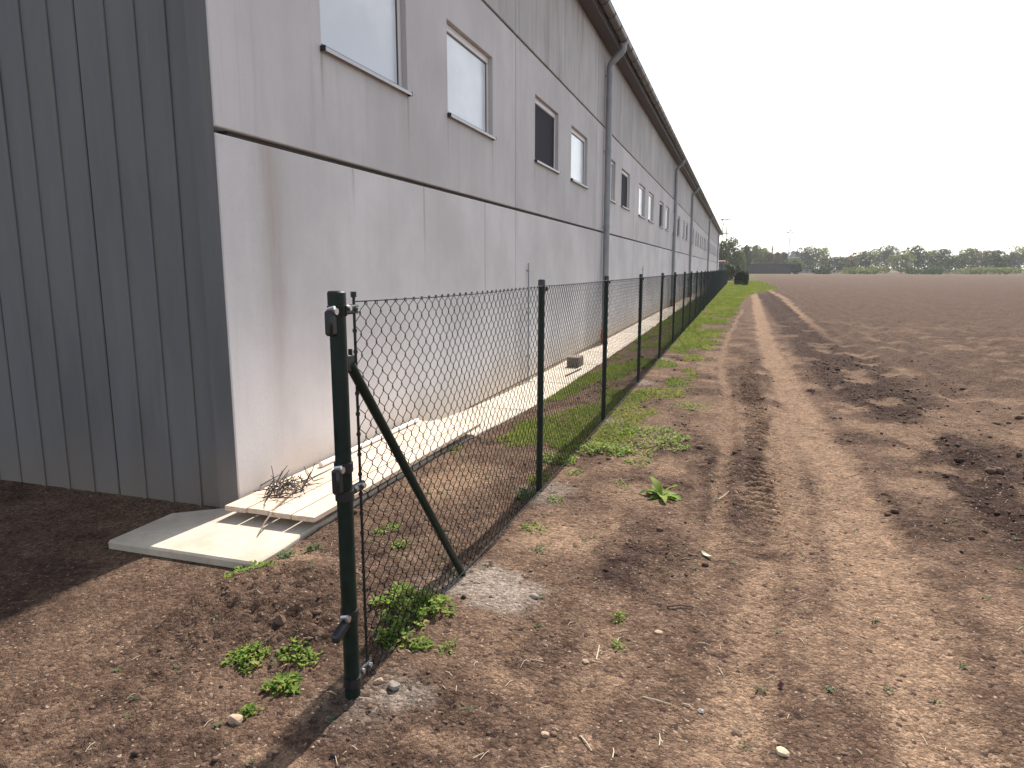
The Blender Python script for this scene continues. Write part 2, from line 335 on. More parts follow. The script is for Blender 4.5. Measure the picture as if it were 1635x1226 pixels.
def b_stone(col):
    def f(nt, b):
        t = NT(nt); n = t.noise(t.pos(), 30, 5); 
        t.put(b.inputs['Base Color'], t.mix(t.ramp(n, .3, .7), tuple(v * .65 for v in col), col)); t.bump(b, n, .5, .006); b.inputs['Specular IOR Level'].default_value = .1
    return f
mat('stone_tan', (.4, .3, .22), .9, build=b_stone((.40, .29, .21)))
mat('stone_pale', (.5, .4, .28), .9, build=b_stone((.52, .43, .30)))
mat('stone_grey', (.3, .28, .26), .9, build=b_stone((.25, .215, .185)))
mat('clod', (.1, .07, .05), .95, build=b_stone((.135, .088, .065)))
mat('clod_dark', (.06, .04, .03), .95, build=b_stone((.062, .042, .037)))
mat('pebble', (.4, .34, .28), .9, build=b_stone((.36, .28, .22)))
mat('leaf_pale', (.52, .52, .36), .7)
mat('scrap_red', (.10, .018, .02), .5)
mat('scrap_white', (.62, .56, .48), .9, spec=.1)
def b_darkwall(nt, b):
    t = NT(nt); n = t.noise(t.pos((.5, 1, .5)), 1.2, 4)
    t.put(b.inputs['Base Color'], t.mix(t.ramp(n, .3, .7), (.018, .012, .018), (.034, .024, .031)))
mat('dark_wall', (.03, .022, .03), .85, build=b_darkwall)
mat('mast', (.42, .43, .45), .6, .3)
mat('lamp_head', (.20, .21, .22), .6)
mat('pole_grey', (.20, .20, .20), .8)
mat('booth_green', (.03, .075, .065), .7)
mat('booth_red', (.22, .035, .03), .7)
mat('booth_white', (.75, .73, .72), .6)
mat('barn_wall', (.28, .29, .31), .8)
mat('barn_roof', (.135, .150, .170), .7)

# ------------------------------------------------------------------ mesh helpers
class MB:
    def __init__(s): s.v = []; s.f = []; s.sm = False
    def add(s, vs, fs):
        n = len(s.v); s.v += [tuple(map(float, p)) for p in vs]; s.f += [tuple(i + n for i in f) for f in fs]; return s
    def box(s, x0, x1, y0, y1, z0, z1):
        return s.add([(x0, y0, z0), (x1, y0, z0), (x1, y1, z0), (x0, y1, z0), (x0, y0, z1), (x1, y0, z1), (x1, y1, z1), (x0, y1, z1)],
                     [(0, 3, 2, 1), (4, 5, 6, 7), (0, 1, 5, 4), (1, 2, 6, 5), (2, 3, 7, 6), (3, 0, 4, 7)])
    def bbox(s, x0, x1, y0, y1, z0, z1, b=.004):
        bm = bmesh.new(); bmesh.ops.create_cube(bm, size=1)
        for v in bm.verts: v.co = Vector(((x0 + x1) / 2 + v.co.x * (x1 - x0), (y0 + y1) / 2 + v.co.y * (y1 - y0), (z0 + z1) / 2 + v.co.z * (z1 - z0)))
        bmesh.ops.bevel(bm, geom=list(bm.edges), offset=b, segments=1, affect='EDGES')
        s.add([v.co for v in bm.verts], [[v.index for v in f.verts] for f in bm.faces]); bm.free(); return s
    def tube(s, pts, r, n=8, cap=True):
        pts = [Vector(p) for p in pts]; k = len(pts); rs = r if isinstance(r, (list, tuple)) else [r] * k
        base = len(s.v); up = None
        for i, p in enumerate(pts):
            d = (pts[min(i + 1, k - 1)] - pts[max(i - 1, 0)]).normalized()
            if up is None: up = d.orthogonal().normalized()
            a = (up - d * up.dot(d)); a = a.normalized() if a.length > 1e-6 else d.orthogonal().normalized(); up = a; b = d.cross(a)
            for j in range(n):
                t = 2 * math.pi * j / n; q = p + (a * math.cos(t) + b * math.sin(t)) * rs[i]; s.v.append(tuple(q))
        for i in range(k - 1):
            for j in range(n):
                j2 = (j + 1) % n; s.f.append((base + i * n + j, base + i * n + j2, base + (i + 1) * n + j2, base + (i + 1) * n + j))
        if cap:
            s.f.append(tuple(base + j for j in reversed(range(n)))); s.f.append(tuple(base + (k - 1) * n + j for j in range(n)))
        s.sm = True; return s
    def mesh(s, name, m, smooth=None):
        me = bpy.data.meshes.new(name); me.from_pydata(s.v, [], s.f)
        if m: me.materials.append(MATS[m])
        if smooth if smooth is not None else s.sm:
            me.shade_smooth()
            bm = bmesh.new(); bm.from_mesh(me)
            for e in bm.edges:
                if len(e.link_faces) == 2 and e.calc_face_angle(0) > .7: e.smooth = False
            bm.to_mesh(me); bm.free()
        return me
    def build(s, name, m, parent=None, org=(0, 0, 0), smooth=None):
        o = Vector(org); s.v = [tuple(Vector(p) - o) for p in s.v]
        return link(name, s.mesh(name, m, smooth), parent, org if parent is None else (0, 0, 0))
def link(name, data, parent=None, loc=(0, 0, 0)):
    ob = bpy.data.objects.new(name, data); COL.objects.link(ob); ob.parent = parent; ob.location = loc; return ob
def tag(o, label=None, cat=None, group=None, kind=None):
    if label: o['label'] = label
    if cat: o['category'] = cat
    if group: o['group'] = group
    if kind: o['kind'] = kind
    return o
def thing(name, label, cat, loc=(0, 0, 0), group=None): return tag(link(name, None, None, loc), label, cat, group)
def npmesh(name, V, Fq, m, attrs=None, smooth=False):
    me = bpy.data.meshes.new(name); V = np.asarray(V, np.float32); Fq = np.asarray(Fq, np.int32); k = Fq.shape[1]
    me.vertices.add(len(V)); me.vertices.foreach_set('co', V.ravel())
    me.loops.add(Fq.size); me.loops.foreach_set('vertex_index', Fq.ravel())
    me.polygons.add(len(Fq)); me.polygons.foreach_set('loop_start', np.arange(0, Fq.size, k, dtype=np.int32)); me.polygons.foreach_set('loop_total', np.full(len(Fq), k, np.int32))
    me.update(calc_edges=True); me.materials.append(MATS[m])
    for nm, a in (attrs or {}).items():
        at = me.attributes.new(nm, 'FLOAT', 'POINT'); at.data.foreach_set('value', np.asarray(a, np.float32).ravel())
    if smooth: me.shade_smooth()
    return me

# ------------------------------------------------------------------ ground
def spread(lo, hi, step, out_lo, out_hi, g=1.06):
    c = list(np.arange(lo, hi + 1e-6, step)); s = step; a = lo
    left = []
    while a > out_lo: s *= g; a -= s; left.append(a)
    s = step; a = c[-1]; right = []
    while a < out_hi: s *= g; a += s; right.append(a)
    return np.array(left[::-1] + c + right)
gx = spread(-2.75, 1.35, .0165, -900, 1500, 1.055)
ys = [-40, -20, -10, -5, -2, -.5, .3, .8, 1.1]
y = 1.25
while y < 2600: ys.append(y); y += max(.0135, (.0036 if 3.9 < y < 12.5 else .0062) * y) * (1 if y < 120 else 4)
gy = np.array(ys)
XX, YY = np.meshgrid(gx, gy); mp_ = maps(XX, YY); ZZ = height(XX, YY, mp_)
nx, ny = len(gx), len(gy); idx = np.arange(nx * ny).reshape(ny, nx)
quads = np.stack([idx[:-1, :-1], idx[:-1, 1:], idx[1:, 1:], idx[1:, :-1]], -1).reshape(-1, 4)
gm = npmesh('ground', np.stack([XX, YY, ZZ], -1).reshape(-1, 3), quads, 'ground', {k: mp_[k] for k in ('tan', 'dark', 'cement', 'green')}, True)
tag(link('ground', gm), kind='structure')
GXs, GYs, GZs = gx, gy, ZZ
def gsurf(x, y):                                       # height of the built sheet
    x = np.asarray(x, float); y = np.asarray(y, float)
    i = np.clip(np.searchsorted(gx, x) - 1, 0, nx - 2); j = np.clip(np.searchsorted(gy, y) - 1, 0, ny - 2)
    u = (x - gx[i]) / (gx[i + 1] - gx[i]); v = (y - gy[j]) / (gy[j + 1] - gy[j])
    return (ZZ[j, i] * (1 - u) + ZZ[j, i + 1] * u) * (1 - v) + (ZZ[j + 1, i] * (1 - u) + ZZ[j + 1, i + 1] * u) * v
def gs(x, y): return float(gsurf(np.array([x]), np.array([y]))[0])

# ------------------------------------------------------------------ path of concrete slabs along the wall
WX = -3.19; Y0 = 3.79; YM = 4.04; NM = 18; YE = YM + 6 * NM
pb = MB()
for a, b in zip(np.arange(3.1, YE, 3.0), np.arange(6.1, YE + 3, 3.0)):
    za, zb = apron_z(a) - .045, apron_z(b) - .045
    pb.add([(WX - .2, a, za - .2), (-2.53, a, za - .2), (-2.53, b, zb - .2), (WX - .2, b, zb - .2), (WX - .2, a, za), (-2.53, a, za), (-2.53, b, zb), (WX - .2, b, zb)],
           [(4, 5, 6, 7), (1, 2, 6, 5), (0, 1, 5, 4), (3, 0, 4, 7), (2, 3, 7, 6)])
path = tag(pb.build('path', 'concrete_dark'), kind='structure')
yy = 3.06; k = 0
while yy < YE - .5:
    L = 2.1 + .5 * random.random() if yy > 3.2 else 3.0
    m = MB(); x0, x1 = (WX - .38 if k == 0 else WX - .05), -2.5 + random.uniform(-.015, .02)
    n = 12; e = .008; JT = [random.uniform(-.014, .012) for _ in range(14)]
    for (dz, ins) in ((-.12, 0), (-.012, 0), (0, .012)):
        for t in range(n + 1):
            yv = yy + e + ins + (L - 2 * e - 2 * ins) * t / n; zz = float(apron_z(yv)) + dz
            jit = (0 if t in (0, n) else JT[t]) + (random.uniform(-.004, .004) if ins else 0)
            m.v += [(x0, yv, zz), (x1 - ins + jit, yv, zz)]
    R = 2 * (n + 1)
    for l in range(2):
        for t in range(n):
            a = l * R + 2 * t; m.f.append((a + 1, a + 3, a + R + 3, a + R + 1)); m.f.append((a + 2, a, a + R, a + R + 2))
        m.f.append((l * R, l * R + 1, l * R + R + 1, l * R + R)); a = l * R + 2 * n; m.f.append((a + 1, a, a + R, a + R + 1))
    for t in range(n): a = 2 * R + 2 * t; m.f.append((a, a + 1, a + 3, a + 2))
    if k == 0:     # the first slab reaches round the corner only in front of the building
        for i, p in enumerate(m.v):
            if p[0] < WX - .2 and p[1] > 3.75: m.v[i] = (WX - .05, p[1], p[2])
    m.build('slab', 'path', path); yy += L; k += 1

# ------------------------------------------------------------------ the long precast hall
hall = thing('industrial_hall', 'long grey precast concrete hall with a row of small windows and brown eaves', 'building', (WX, Y0, 0))
HO = Vector((WX, Y0, 0))
def hp(o, x, y, z): o.location = Vector((x, y, z)) - HO; return o
def slab_mesh(name, m, ycuts, zcuts, holes, th=.16, bev=.007):
    """Upright panel in local coordinates: face at x=0, thickness towards -x, openings left out."""
    M = MB(); ny_, nz_ = len(ycuts) - 1, len(zcuts) - 1
    solid = lambda j, k: 0 <= j < ny_ and 0 <= k < nz_ and (j, k) not in holes
    for j in range(ny_):
        for k in range(nz_):
            if not solid(j, k): continue
            a, b, c, d = ycuts[j], ycuts[j + 1], zcuts[k], zcuts[k + 1]
            e0, e1 = (bev if j == 0 else 0), (bev if j == ny_ - 1 else 0); f0, f1 = (bev if k == 0 else 0), (bev if k == nz_ - 1 else 0)
            M.add([(0, a + e0, c + f0), (0, b - e1, c + f0), (0, b - e1, d - f1), (0, a + e0, d - f1)], [(0, 1, 2, 3)])
            M.add([(-th, a, c), (-th, b, c), (-th, b, d), (-th, a, d)], [(3, 2, 1, 0)])
            if e0: M.add([(0, a + e0, c + f0), (0, a + e0, d - f1), (-bev, a, d), (-bev, a, c)], [(0, 1, 2, 3)])
            if e1: M.add([(0, b - e1, c + f0), (0, b - e1, d - f1), (-bev, b, d), (-bev, b, c)], [(3, 2, 1, 0)])
            if f0: M.add([(0, a + e0, c + f0), (0, b - e1, c + f0), (-bev, b, c), (-bev, a, c)], [(3, 2, 1, 0)])
            if f1: M.add([(0, a + e0, d - f1), (0, b - e1, d - f1), (-bev, b, d), (-bev, a, d)], [(0, 1, 2, 3)])
            if not solid(j - 1, k): s = -bev if e0 else 0; M.add([(s, a, c), (s, a, d), (-th, a, d), (-th, a, c)], [(0, 1, 2, 3)])
            if not solid(j + 1, k): s = -bev if e1 else 0; M.add([(s, b, c), (s, b, d), (-th, b, d), (-th, b, c)], [(3, 2, 1, 0)])
            if not solid(j, k - 1): s = -bev if f0 else 0; M.add([(s, a, c), (s, b, c), (-th, b, c), (-th, a, c)], [(3, 2, 1, 0)])
            if not solid(j, k + 1): s = -bev if f1 else 0; M.add([(s, a, d), (s, b, d), (-th, b, d), (-th, a, d)], [(0, 1, 2, 3)])
    return M.mesh(name, m)
J = .010
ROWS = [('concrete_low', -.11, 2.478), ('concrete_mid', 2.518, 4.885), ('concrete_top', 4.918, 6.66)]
WIN = [(1.0, 2.5), (3.5, 5.0)]; WZ0, WZ1 = 3.33, 4.33
def row_mesh(r, y0, y1):
    m, z0, z1 = ROWS[r]
    if r == 1:
        yc = [y0, 1.0, 2.5, 3.5, 5.0, y1]; zc = [z0, WZ0, WZ1, z1]; holes = {(1, 1), (3, 1)}
    else: yc = [y0, y1]; zc = [z0, z1]; holes = set()
    return slab_mesh('wall_panel', m, yc, zc, holes)
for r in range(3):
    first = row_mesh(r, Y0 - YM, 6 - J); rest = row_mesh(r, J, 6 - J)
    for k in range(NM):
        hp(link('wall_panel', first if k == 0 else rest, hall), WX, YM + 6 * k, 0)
# backing behind the joints, the plinth, the end wall and its joints
bk = MB()
for a, b, c, d in ((Y0 + .17, YE - .02, 2.40, 2.60), (Y0 + .17, YE - .02, 4.86, 4.95)): bk.box(WX - .14, WX - .05, a, b, c, d)
for k in range(1, NM): bk.box(WX - .13, WX - .06, YM + 6 * k - .03, YM + 6 * k + .03, -.1, 6.6)
bk.build('joint_filler', 'mastic', hall, HO)
MB().bbox(WX - .16, WX - .006, Y0 + .02, YE - .01, -.7, -.122, .004).build('plinth', 'plinth', hall, HO)
MB().bbox(WX - .168, WX - .010, Y0 - .006, Y0 - .0015, -.3, 6.6, .001).build('corner_shade_strip', 'shaded_cladding', hall, HO)  # added dark strip, holds the shade on the concrete panel's return
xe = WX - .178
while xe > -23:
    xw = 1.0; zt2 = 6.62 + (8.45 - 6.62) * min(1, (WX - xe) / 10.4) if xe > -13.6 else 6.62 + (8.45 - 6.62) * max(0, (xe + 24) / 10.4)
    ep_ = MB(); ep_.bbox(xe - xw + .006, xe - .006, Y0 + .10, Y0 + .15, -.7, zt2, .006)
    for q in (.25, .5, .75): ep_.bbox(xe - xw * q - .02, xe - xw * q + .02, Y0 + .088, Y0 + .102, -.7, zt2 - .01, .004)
    ep_.build('cladding_panel', 'shaded_cladding', hall, HO); xe -= xw
MB().box(-24, WX - .175, Y0 + .125, Y0 + .20, -.6, 6.5).build('end_backing', 'mastic', hall, HO)
MB().box(-24, WX - .1, YE - .2, YE - .012, -.7, 6.62).build('far_end_wall', 'concrete_mid', hall, HO)
# interior backing so that no light leaks through
MB().box(WX - .6, WX - .45, Y0 + .3, YE - .3, -.5, 6.6).build('inner_wall', 'concrete_dark', hall, HO)
# roof, soffit, fascia, gutter
GXC, GZC, GR = -2.79, 6.80, .105
r_ = MB(); r_.add([(GXC - .06, Y0 - .35, 6.90), (-13.6, Y0 - .35, 8.80), (-25, Y0 - .35, 6.75), (GXC - .06, YE + .5, 6.90), (-13.6, YE + .5, 8.80), (-25, YE + .5, 6.75),
                   (GXC - .06, Y0 - .35, 6.86), (-13.6, Y0 - .35, 8.74), (-25, Y0 - .35, 6.70), (GXC - .06, YE + .5, 6.86), (-13.6, YE + .5, 8.74), (-25, YE + .5, 6.70)],
                  [(0, 3, 4, 1), (1, 4, 5, 2), (6, 7, 10, 9), (7, 8, 11, 10), (0, 1, 7, 6), (1, 2, 8, 7), (3, 9, 10, 4), (4, 10, 11, 5), (0, 6, 9, 3), (2, 5, 11, 8)])
r_.build('roof', 'roof', hall, HO)
MB().box(WX - .3, GXC - .085, Y0 - .34, YE + .49, 6.665, 6.70).build('soffit', 'soffit', hall, HO)
MB().box(GXC - .128, GXC - .108, Y0 - .345, YE + .495, 6.63, 6.855).build('fascia', 'gutter_brown', hall, HO)
gt = MB(); ring = [(math.pi + math.pi * i / 12) for i in range(13)]
prof = [(GXC + GR * math.cos(a), GZC + GR * math.sin(a)) for a in ring] + [(GXC + (GR - .006) * math.cos(a), GZC + (GR - .006) * math.sin(a)) for a in reversed(ring)]
ysn = [Y0 - .4, YE + .55]; P = len(prof)
gt.v = [(x, yv, z) for yv in ysn for x, z in prof]; gt.f = [(i, (i + 1) % P, P + (i + 1) % P, P + i) for i in range(P)]
gt.f += [tuple(range(P)), tuple(reversed(range(P, 2 * P)))]; gt.sm = True
gt.tube([(GXC + GR, Y0 - .4, GZC + .008), (GXC + GR, YE + .55, GZC + .008)], .011, 6)
gut = gt.build('gutter', 'gutter_brown', hall, HO)
hk = MB(); a2 = [math.pi * .98 + math.pi * 1.04 * i / 8 for i in range(9)]
hk.tube([(math.cos(a) * (GR + .004), 0, math.sin(a) * (GR + .004)) for a in a2], .012, 4); hkm = hk.mesh('gutter_bracket', 'gutter_brown')
for k in range(int((YE - Y0) / .8)):
    if k * .8 + Y0 < 60: hp(link('gutter_bracket', hkm, gut), GXC, Y0 + .2 + .8 * k, GZC)
# windows
def win_meshes():
    w, h = 1.5, 1.0; fr = MB()
    for a, b, c, d in ((0, w, 0, .055), (0, w, h - .085, h), (0, .06, .055, h - .085), (w - .06, w, .055, h - .085)):
        fr.bbox(-.10, -.055, a + .001, b - .001, c + .001, d - .001, .006)
    ga = MB()
    for a, b, c, d in ((.06, w - .06, .055, .068), (.06, w - .06, h - .10, h - .085), (.06, .075, .068, h - .10), (w - .075, w - .06, .068, h - .10)):
        ga.box(-.085, -.066, a + .001, b - .001, c + .001, d - .001)
    pa = MB(); pa.box(-.082, -.074, .07, w - .07, .06, h - .09)
    si = MB(); si.add([(-.06, -.01, .022), (.045, -.01, .002), (.045, w + .01, .002), (-.06, w + .01, .022), (-.06, -.01, .012), (.040, -.01, -.006), (.040, w + .01, -.006), (-.06, w + .01, .012),
                       (.045, -.01, -.028), (.045, w + .01, -.028), (.040, -.01, -.028), (.040, w + .01, -.028)],
                      [(0, 1, 2, 3), (7, 6, 5, 4), (1, 8, 9, 2), (5, 6, 11, 10), (8, 10, 11, 9), (0, 4, 5, 1), (3, 2, 6, 7), (1, 5, 10, 8), (2, 9, 11, 6), (0, 3, 7, 4)])
    cp = MB(); cp.bbox(-.03, .048, -.017, -.009, -.030, .012, .002)
    return fr.mesh('window', 'frame_white'), ga.mesh('gasket', 'gasket'), pa, si.mesh('sill', 'sill'), cp.mesh('sill_cap', 'fitting_black')
fm, gam, pam, sim, cpm = win_meshes(); pane_l = pam.mesh('pane', 'pane_pale'); pane_d = pam.mesh('pane', 'pane_dark')
nwin = 0
for k in range(NM):
    for (a, b) in WIN:
        w = hp(link('window', fm, hall), WX, YM + 6 * k + a, WZ0)
        dk = nwin in (2, 5, 8, 11, 13, 16, 17, 20, 24, 27, 31)
        if dk: w['label'] = 'window with a dark open pane'
        link('gasket', gam, w); link('pane', pane_d if dk else pane_l, w); link('sill', sim, w); link('sill_cap', cpm, w); link('sill_cap', cpm, w, (0, 1.526, 0)); nwin += 1
# downpipes
def downpipe():
    m = MB(); R = .075; x1 = .10; x2 = GXC - WX
    pts = [(x2, 0, 6.72), (x2, 0, 6.60), (x2 - .01, 0, 6.55), (x2 - .045, 0, 6.51), (x1 + .06, 0, 6.33), (x1 + .015, 0, 6.28), (x1, 0, 6.20), (x1, 0, .12)]
    m.tube(pts, R, 14)
    m.tube([(x2, 0, 6.735), (x2, 0, 6.665)], [.11, .08], 14)
    br = MB()
    for z in (6.02, 4.35, 2.62, .95):
        br.tube([(x1, 0, z - .016), (x1, 0, z + .016)], R + .008, 14); br.tube([(-.03, 0, z), (x1 - R, 0, z)], .008, 6); br.tube([(x1, -R, z), (x1, -R - .06, z)], .007, 6)
    bo = MB(); bo.tube([(x1, 0, -.24), (x1, 0, .13), (x1, 0, .16)], [R + .012, R + .012, R + .004], 14)
    return m.mesh('downpipe', 'pipe_grey'), br.mesh('pipe_bracket', 'pipe_grey'), bo.mesh('pipe_boot', 'terracotta')
dm, dbm, dom = downpipe()
for yv in (16.9, 34.9, 46.8, 73.0, 103.0):
    o = hp(link('downpipe', dm, hall), WX, yv, 0); link('pipe_bracket', dbm, o); link('pipe_boot', dom, o)

# ------------------------------------------------------------------ chain-link fence
fence = thing('chain_link_fence', 'dark green chain-link fence running along the hall with a braced end post', 'fence', (FX, POST_Y[0], 0))
FO = Vector((FX, POST_Y[0], 0))
def fp(o, x, y, z): o.location = Vector((x, y, z)) - FO; return o
pm = MB(); pm.tube([(0, 0, -.25), (0, 0, 1.525)], .0235, 14); pmm = pm.mesh('post', 'post_green')
cm = MB(); cm.tube([(0, 0, 1.505), (0, 0, 1.548), (0, 0, 1.556)], [.0262, .0262, .020], 14); cmm = cm.mesh('cap', 'fitting_black')
wh = MB(); wh.bbox(.022, .040, .010, .034, 1.475, 1.505, .003); whm = wh.mesh('wire_holder', 'fitting_black')
for i, yv in enumerate(POST_Y):
    if i == 0: continue
    zb = min(0, gs(FX, yv))
    o = fp(link('post', pmm, fence), FX, yv, 0); o.rotation_euler = (random.uniform(-.006, .006), random.uniform(-.008, .008), 0)
    link('cap', cmm, o); link('wire_holder', whm, o)
# end post, brace, fittings
y0 = POST_Y[0]
ep = MB().tube([(FX, y0, -.2), (FX, y0, 1.535)], .0295, 20).build('end_post', 'post_green', fence, FO)
MB().tube([(FX, y0, 1.505), (FX, y0, 1.548), (FX, y0, 1.554)], [.0322, .0322, .027], 20).build('cap', 'post_green', ep, FO)
sg = (FX - .012, 3.27); sz = gs(*sg)
MB().tube([(FX + .012, y0 + .05, 1.29), (sg[0], sg[1], sz + .03), (sg[0], sg[1] + .09, sz - .10)], .0195, 14).build('brace', 'post_green', fence, FO)
MB().bbox(FX + .004, FX + .022, y0 + .02, y0 + .07, 1.265, 1.325, .004).tube([(FX + .013, y0 + .055, 1.30), (FX + .013, y0 + .055, 1.345)], .008, 8).build('brace_bracket', 'fitting_black', fence, FO)
TBY = y0 + .113                                        # the tension bar stands just past the end post
tb = MB(); tb.tube([(FX, TBY, .03), (FX, TBY, 1.535)], .0055, 8)
for z in np.arange(.08, 1.48, .078): tb.tube([(FX, TBY, z - .006), (FX, TBY, z + .006)], .0085, 6)
tb.tube([(FX, TBY, 1.528), (FX, TBY, 1.548)], .011, 8); tb.build('tension_bar', 'fitting_black', fence, FO)
def band(z, name='bar_bracket'):
    m = MB(); m.tube([(FX, y0, z - .018), (FX, y0, z + .018)], .0345, 20)
    m.bbox(FX - .011, FX + .011, y0 + .03, TBY + .024, z - .017, z + .017, .006)
    o = m.build(name, 'fitting_black', fence, FO)
    b = MB(); b.tube([(FX + .010, TBY - .052, z + .006), (FX + .019, TBY - .052, z + .006)], .009, 6); b.tube([(FX + .010, TBY, z + .002), (FX + .021, TBY, z + .002)], .010, 6)
    b.build('bolt', 'zinc', o, FO); return o
for z in (1.485, .815, .075): band(z)
def lug(z, tilt=0.0, ln=.085):
    m = MB(); m.tube([(FX, y0, z + .028), (FX, y0, z + .062)], .0345, 20)
    m.bbox(-.016, .016, -.040, .0, -ln, .05, .008)
    R = Matrix.Rotation(tilt, 3, 'X'); n0 = 42
    k = len(m.v) - 24
    for i in range(k, len(m.v)):
        v = R @ Vector(m.v[i]); m.v[i] = (v.x + FX, v.y + y0 - .024, v.z + z)
    o = m.build('gate_lug', 'fitting_black', fence, FO)
    b = MB(); b.tube([(FX + .012, y0 - .040, z + .045), (FX + .024, y0 - .040, z + .045)], .013, 6); b.tube([(FX - .004, y0 - .05, z + .052), (FX + .022, y0 - .05, z + .058)], .008, 6)
    b.build('bolt', 'zinc', o, FO)
lug(1.44, ln=.04); lug(.875, ln=.045); lug(.305, -1.25, .085)
# wires
HD = .078; NDI = 19; ZB = .028
def bay_mesh(L, bulge=1.0, r=.0018):
    n = max(4, round((L) / .039)); p = L / n; ph = random.uniform(0, 6); V = []; Fc = []
    for i in range(n):
        pts = []
        for k in range(2 * NDI + 1):
            zc = ZB + k * HD / 2; q2 = (k + i) % 2; yv = (i + q2) * p; side = .0017 * (1 if q2 else -1)
            ye = yv + (.0012 if q2 else -.0012)
            jx = random.uniform(-.0012, .0012); jy = random.uniform(-.0012, .0012)
            pts.append((side + jx, ye + jy, zc - .0065)); pts.append((-side + jx, ye + jy, zc + .0065))
        ye = (i + i % 2) * p; pts[0] = (0, ye, ZB - .008); pts[-1] = (0.003, ye + .002, 1.511); pts.append((.003, ye + (.007 if i % 2 else -.007), 1.511)); pts.append((.003, ye + (.009 if i % 2 else -.009), 1.497))
        b = len(V); q = len(pts)
        for a, (x, y_, z) in enumerate(pts):
            pa, pb_ = pts[max(a - 1, 0)], pts[min(a + 1, q - 1)]; dy, dz = pb_[1] - pa[1], pb_[2] - pa[2]; l = math.hypot(dy, dz) or 1; ny2, nz2 = -dz / l, dy / l
            x = x + bulge * .007 * math.sin(y_ * 2.9 + ph) * math.sin(z * 2.6 + ph * .7) + bulge * .004 * math.sin(y_ * 7.1 + z * 5 + ph)
            V += [(x + r, y_, z), (x, y_ + ny2 * r, z + nz2 * r), (x - r, y_, z), (x, y_ - ny2 * r, z - nz2 * r)]
        for a in range(q - 1):
            for c in range(4): Fc.append((b + a * 4 + c, b + a * 4 + (c + 1) % 4, b + a * 4 + 4 + (c + 1) % 4, b + a * 4 + 4 + c))
    return npmesh('wire_mesh', V, Fc, 'wire_green', smooth=True)
near_bay = bay_mesh(POST_Y[1] - TBY); far_bay = bay_mesh(2.75, .12, .0015)
for i in range(len(POST_Y) - 1):
    if i == 0: fp(link('wire_mesh', near_bay, fence), FX + .006, TBY, 0)
    else:
        o = fp(link('wire_mesh', far_bay, fence), FX + .026, POST_Y[i], 0); o.scale.y = (POST_Y[i + 1] - POST_Y[i]) / 2.75
sw = [(FX, TBY, 1.512)]
for a, b in zip(POST_Y[:-1], POST_Y[1:]):
    a = max(a, TBY); sw += [(FX + .028, a + (b - a) * t, 1.512 - .012 * math.sin(math.pi * t)) for t in (.25, .5, .75)] + [(FX + .028, b, 1.512)]
tw = MB().tube(sw, .0024, 6); tw.build('line_wire', 'wire_green', fence, FO)
MB().tube([(FX, TBY, .033)] + [(FX + .028, b, .033) for b in POST_Y[1:]], .002, 5).build('line_wire', 'wire_green', fence, FO)

# ------------------------------------------------------------------ things by the wall
BO = Vector((-2.84, 5.1, 0)); zt = .062
brd = thing('timber_deck_panel', 'pale timber board panel lying on the path beside the hall corner', 'boards', BO)
edges = [-3.165, -2.990, -2.815, -2.640, -2.462]
for i in range(4):
    a, b = edges[i] + .006, edges[i + 1] - .006; s0 = random.uniform(-.012, .012); e1 = 6.55 + random.uniform(-.08, .1)
    m = MB(); m.bbox(a, b, 3.60 + s0, e1, -.008, .026, .003)
    m.v = [(x, yv, z + zt + float(apron_z(6.5)) * .55 * (yv - 3.6) / 3 + random.uniform(-.0008, .0008)) for x, yv, z in m.v]
    m.build('plank', 'wood', brd, BO)
for yv in (3.80, 5.0, 6.2):
    zz = zt + float(apron_z(6.5)) * .55 * (yv - 3.6) / 3 - .011
    MB().bbox(-3.13, -2.55, yv - .03, yv + .03, float(apron_z(yv)) - .004, zz, .003).build('batten', 'wood', brd, BO)
z1 = zt + .028
ptz = lambda yv: z1 + float(apron_z(6.5)) * .55 * (yv - 3.6) / 3
pp = MB(); pr = .021
pp.tube([(-3.075, 4.6, ptz(4.6) + pr), (-3.10, 6.4, ptz(6.4) + pr)], pr, 14)
tag(pp.build('plastic_pipe', 'pvc_white', None, (-3.08, 5.2, 0)), 'white plastic pipe lying on the timber boards along the wall', 'pipe')
tp = thing('twig_pile', 'heap of dark dry twigs on the timber boards near the hall corner', 'twigs', (-2.95, 4.02, ptz(4.0)))
for i in range(64):
    a = random.uniform(0, math.pi * 2) if i % 3 else random.gauss(1.3, .4); L = random.uniform(.07, .24); c = (random.gauss(0, .07), random.gauss(0, .12)); tilt = abs(random.gauss(.12, .22)) if i < 36 else random.uniform(.5, 1.1)
    pts = []; x, yv, z = c[0] - math.cos(a) * L / 2, c[1] - math.sin(a) * L / 2, .003 + random.random() * .015
    for t in range(5):
        pts.append((x, yv, max(.003, z))); a += random.gauss(0, .22)
        x += math.cos(a) * math.cos(tilt) * L / 4; yv += math.sin(a) * math.cos(tilt) * L / 4; z += math.sin(tilt) * L / 4
    link('twig', MB().tube(pts, [.0042, .004, .0034, .003, .0018], 5).mesh('twig', 'twig'), tp)
st = MB(); st.tube([(-2.93, 4.12, ptz(4.1) + .035), (-2.86, 3.9, ptz(3.9) + .018), (-2.80, 3.66, ptz(3.66) + .008), (-2.765, 3.50, .058), (-2.745, 3.40, .012)], [.004, .006, .006, .0055, .004], 7)
tag(st.build('dry_stick', 'old_stick', None, (-2.78, 3.5, 0)), 'long brown dry stick hanging from the twig heap over the board ends', 'stick')
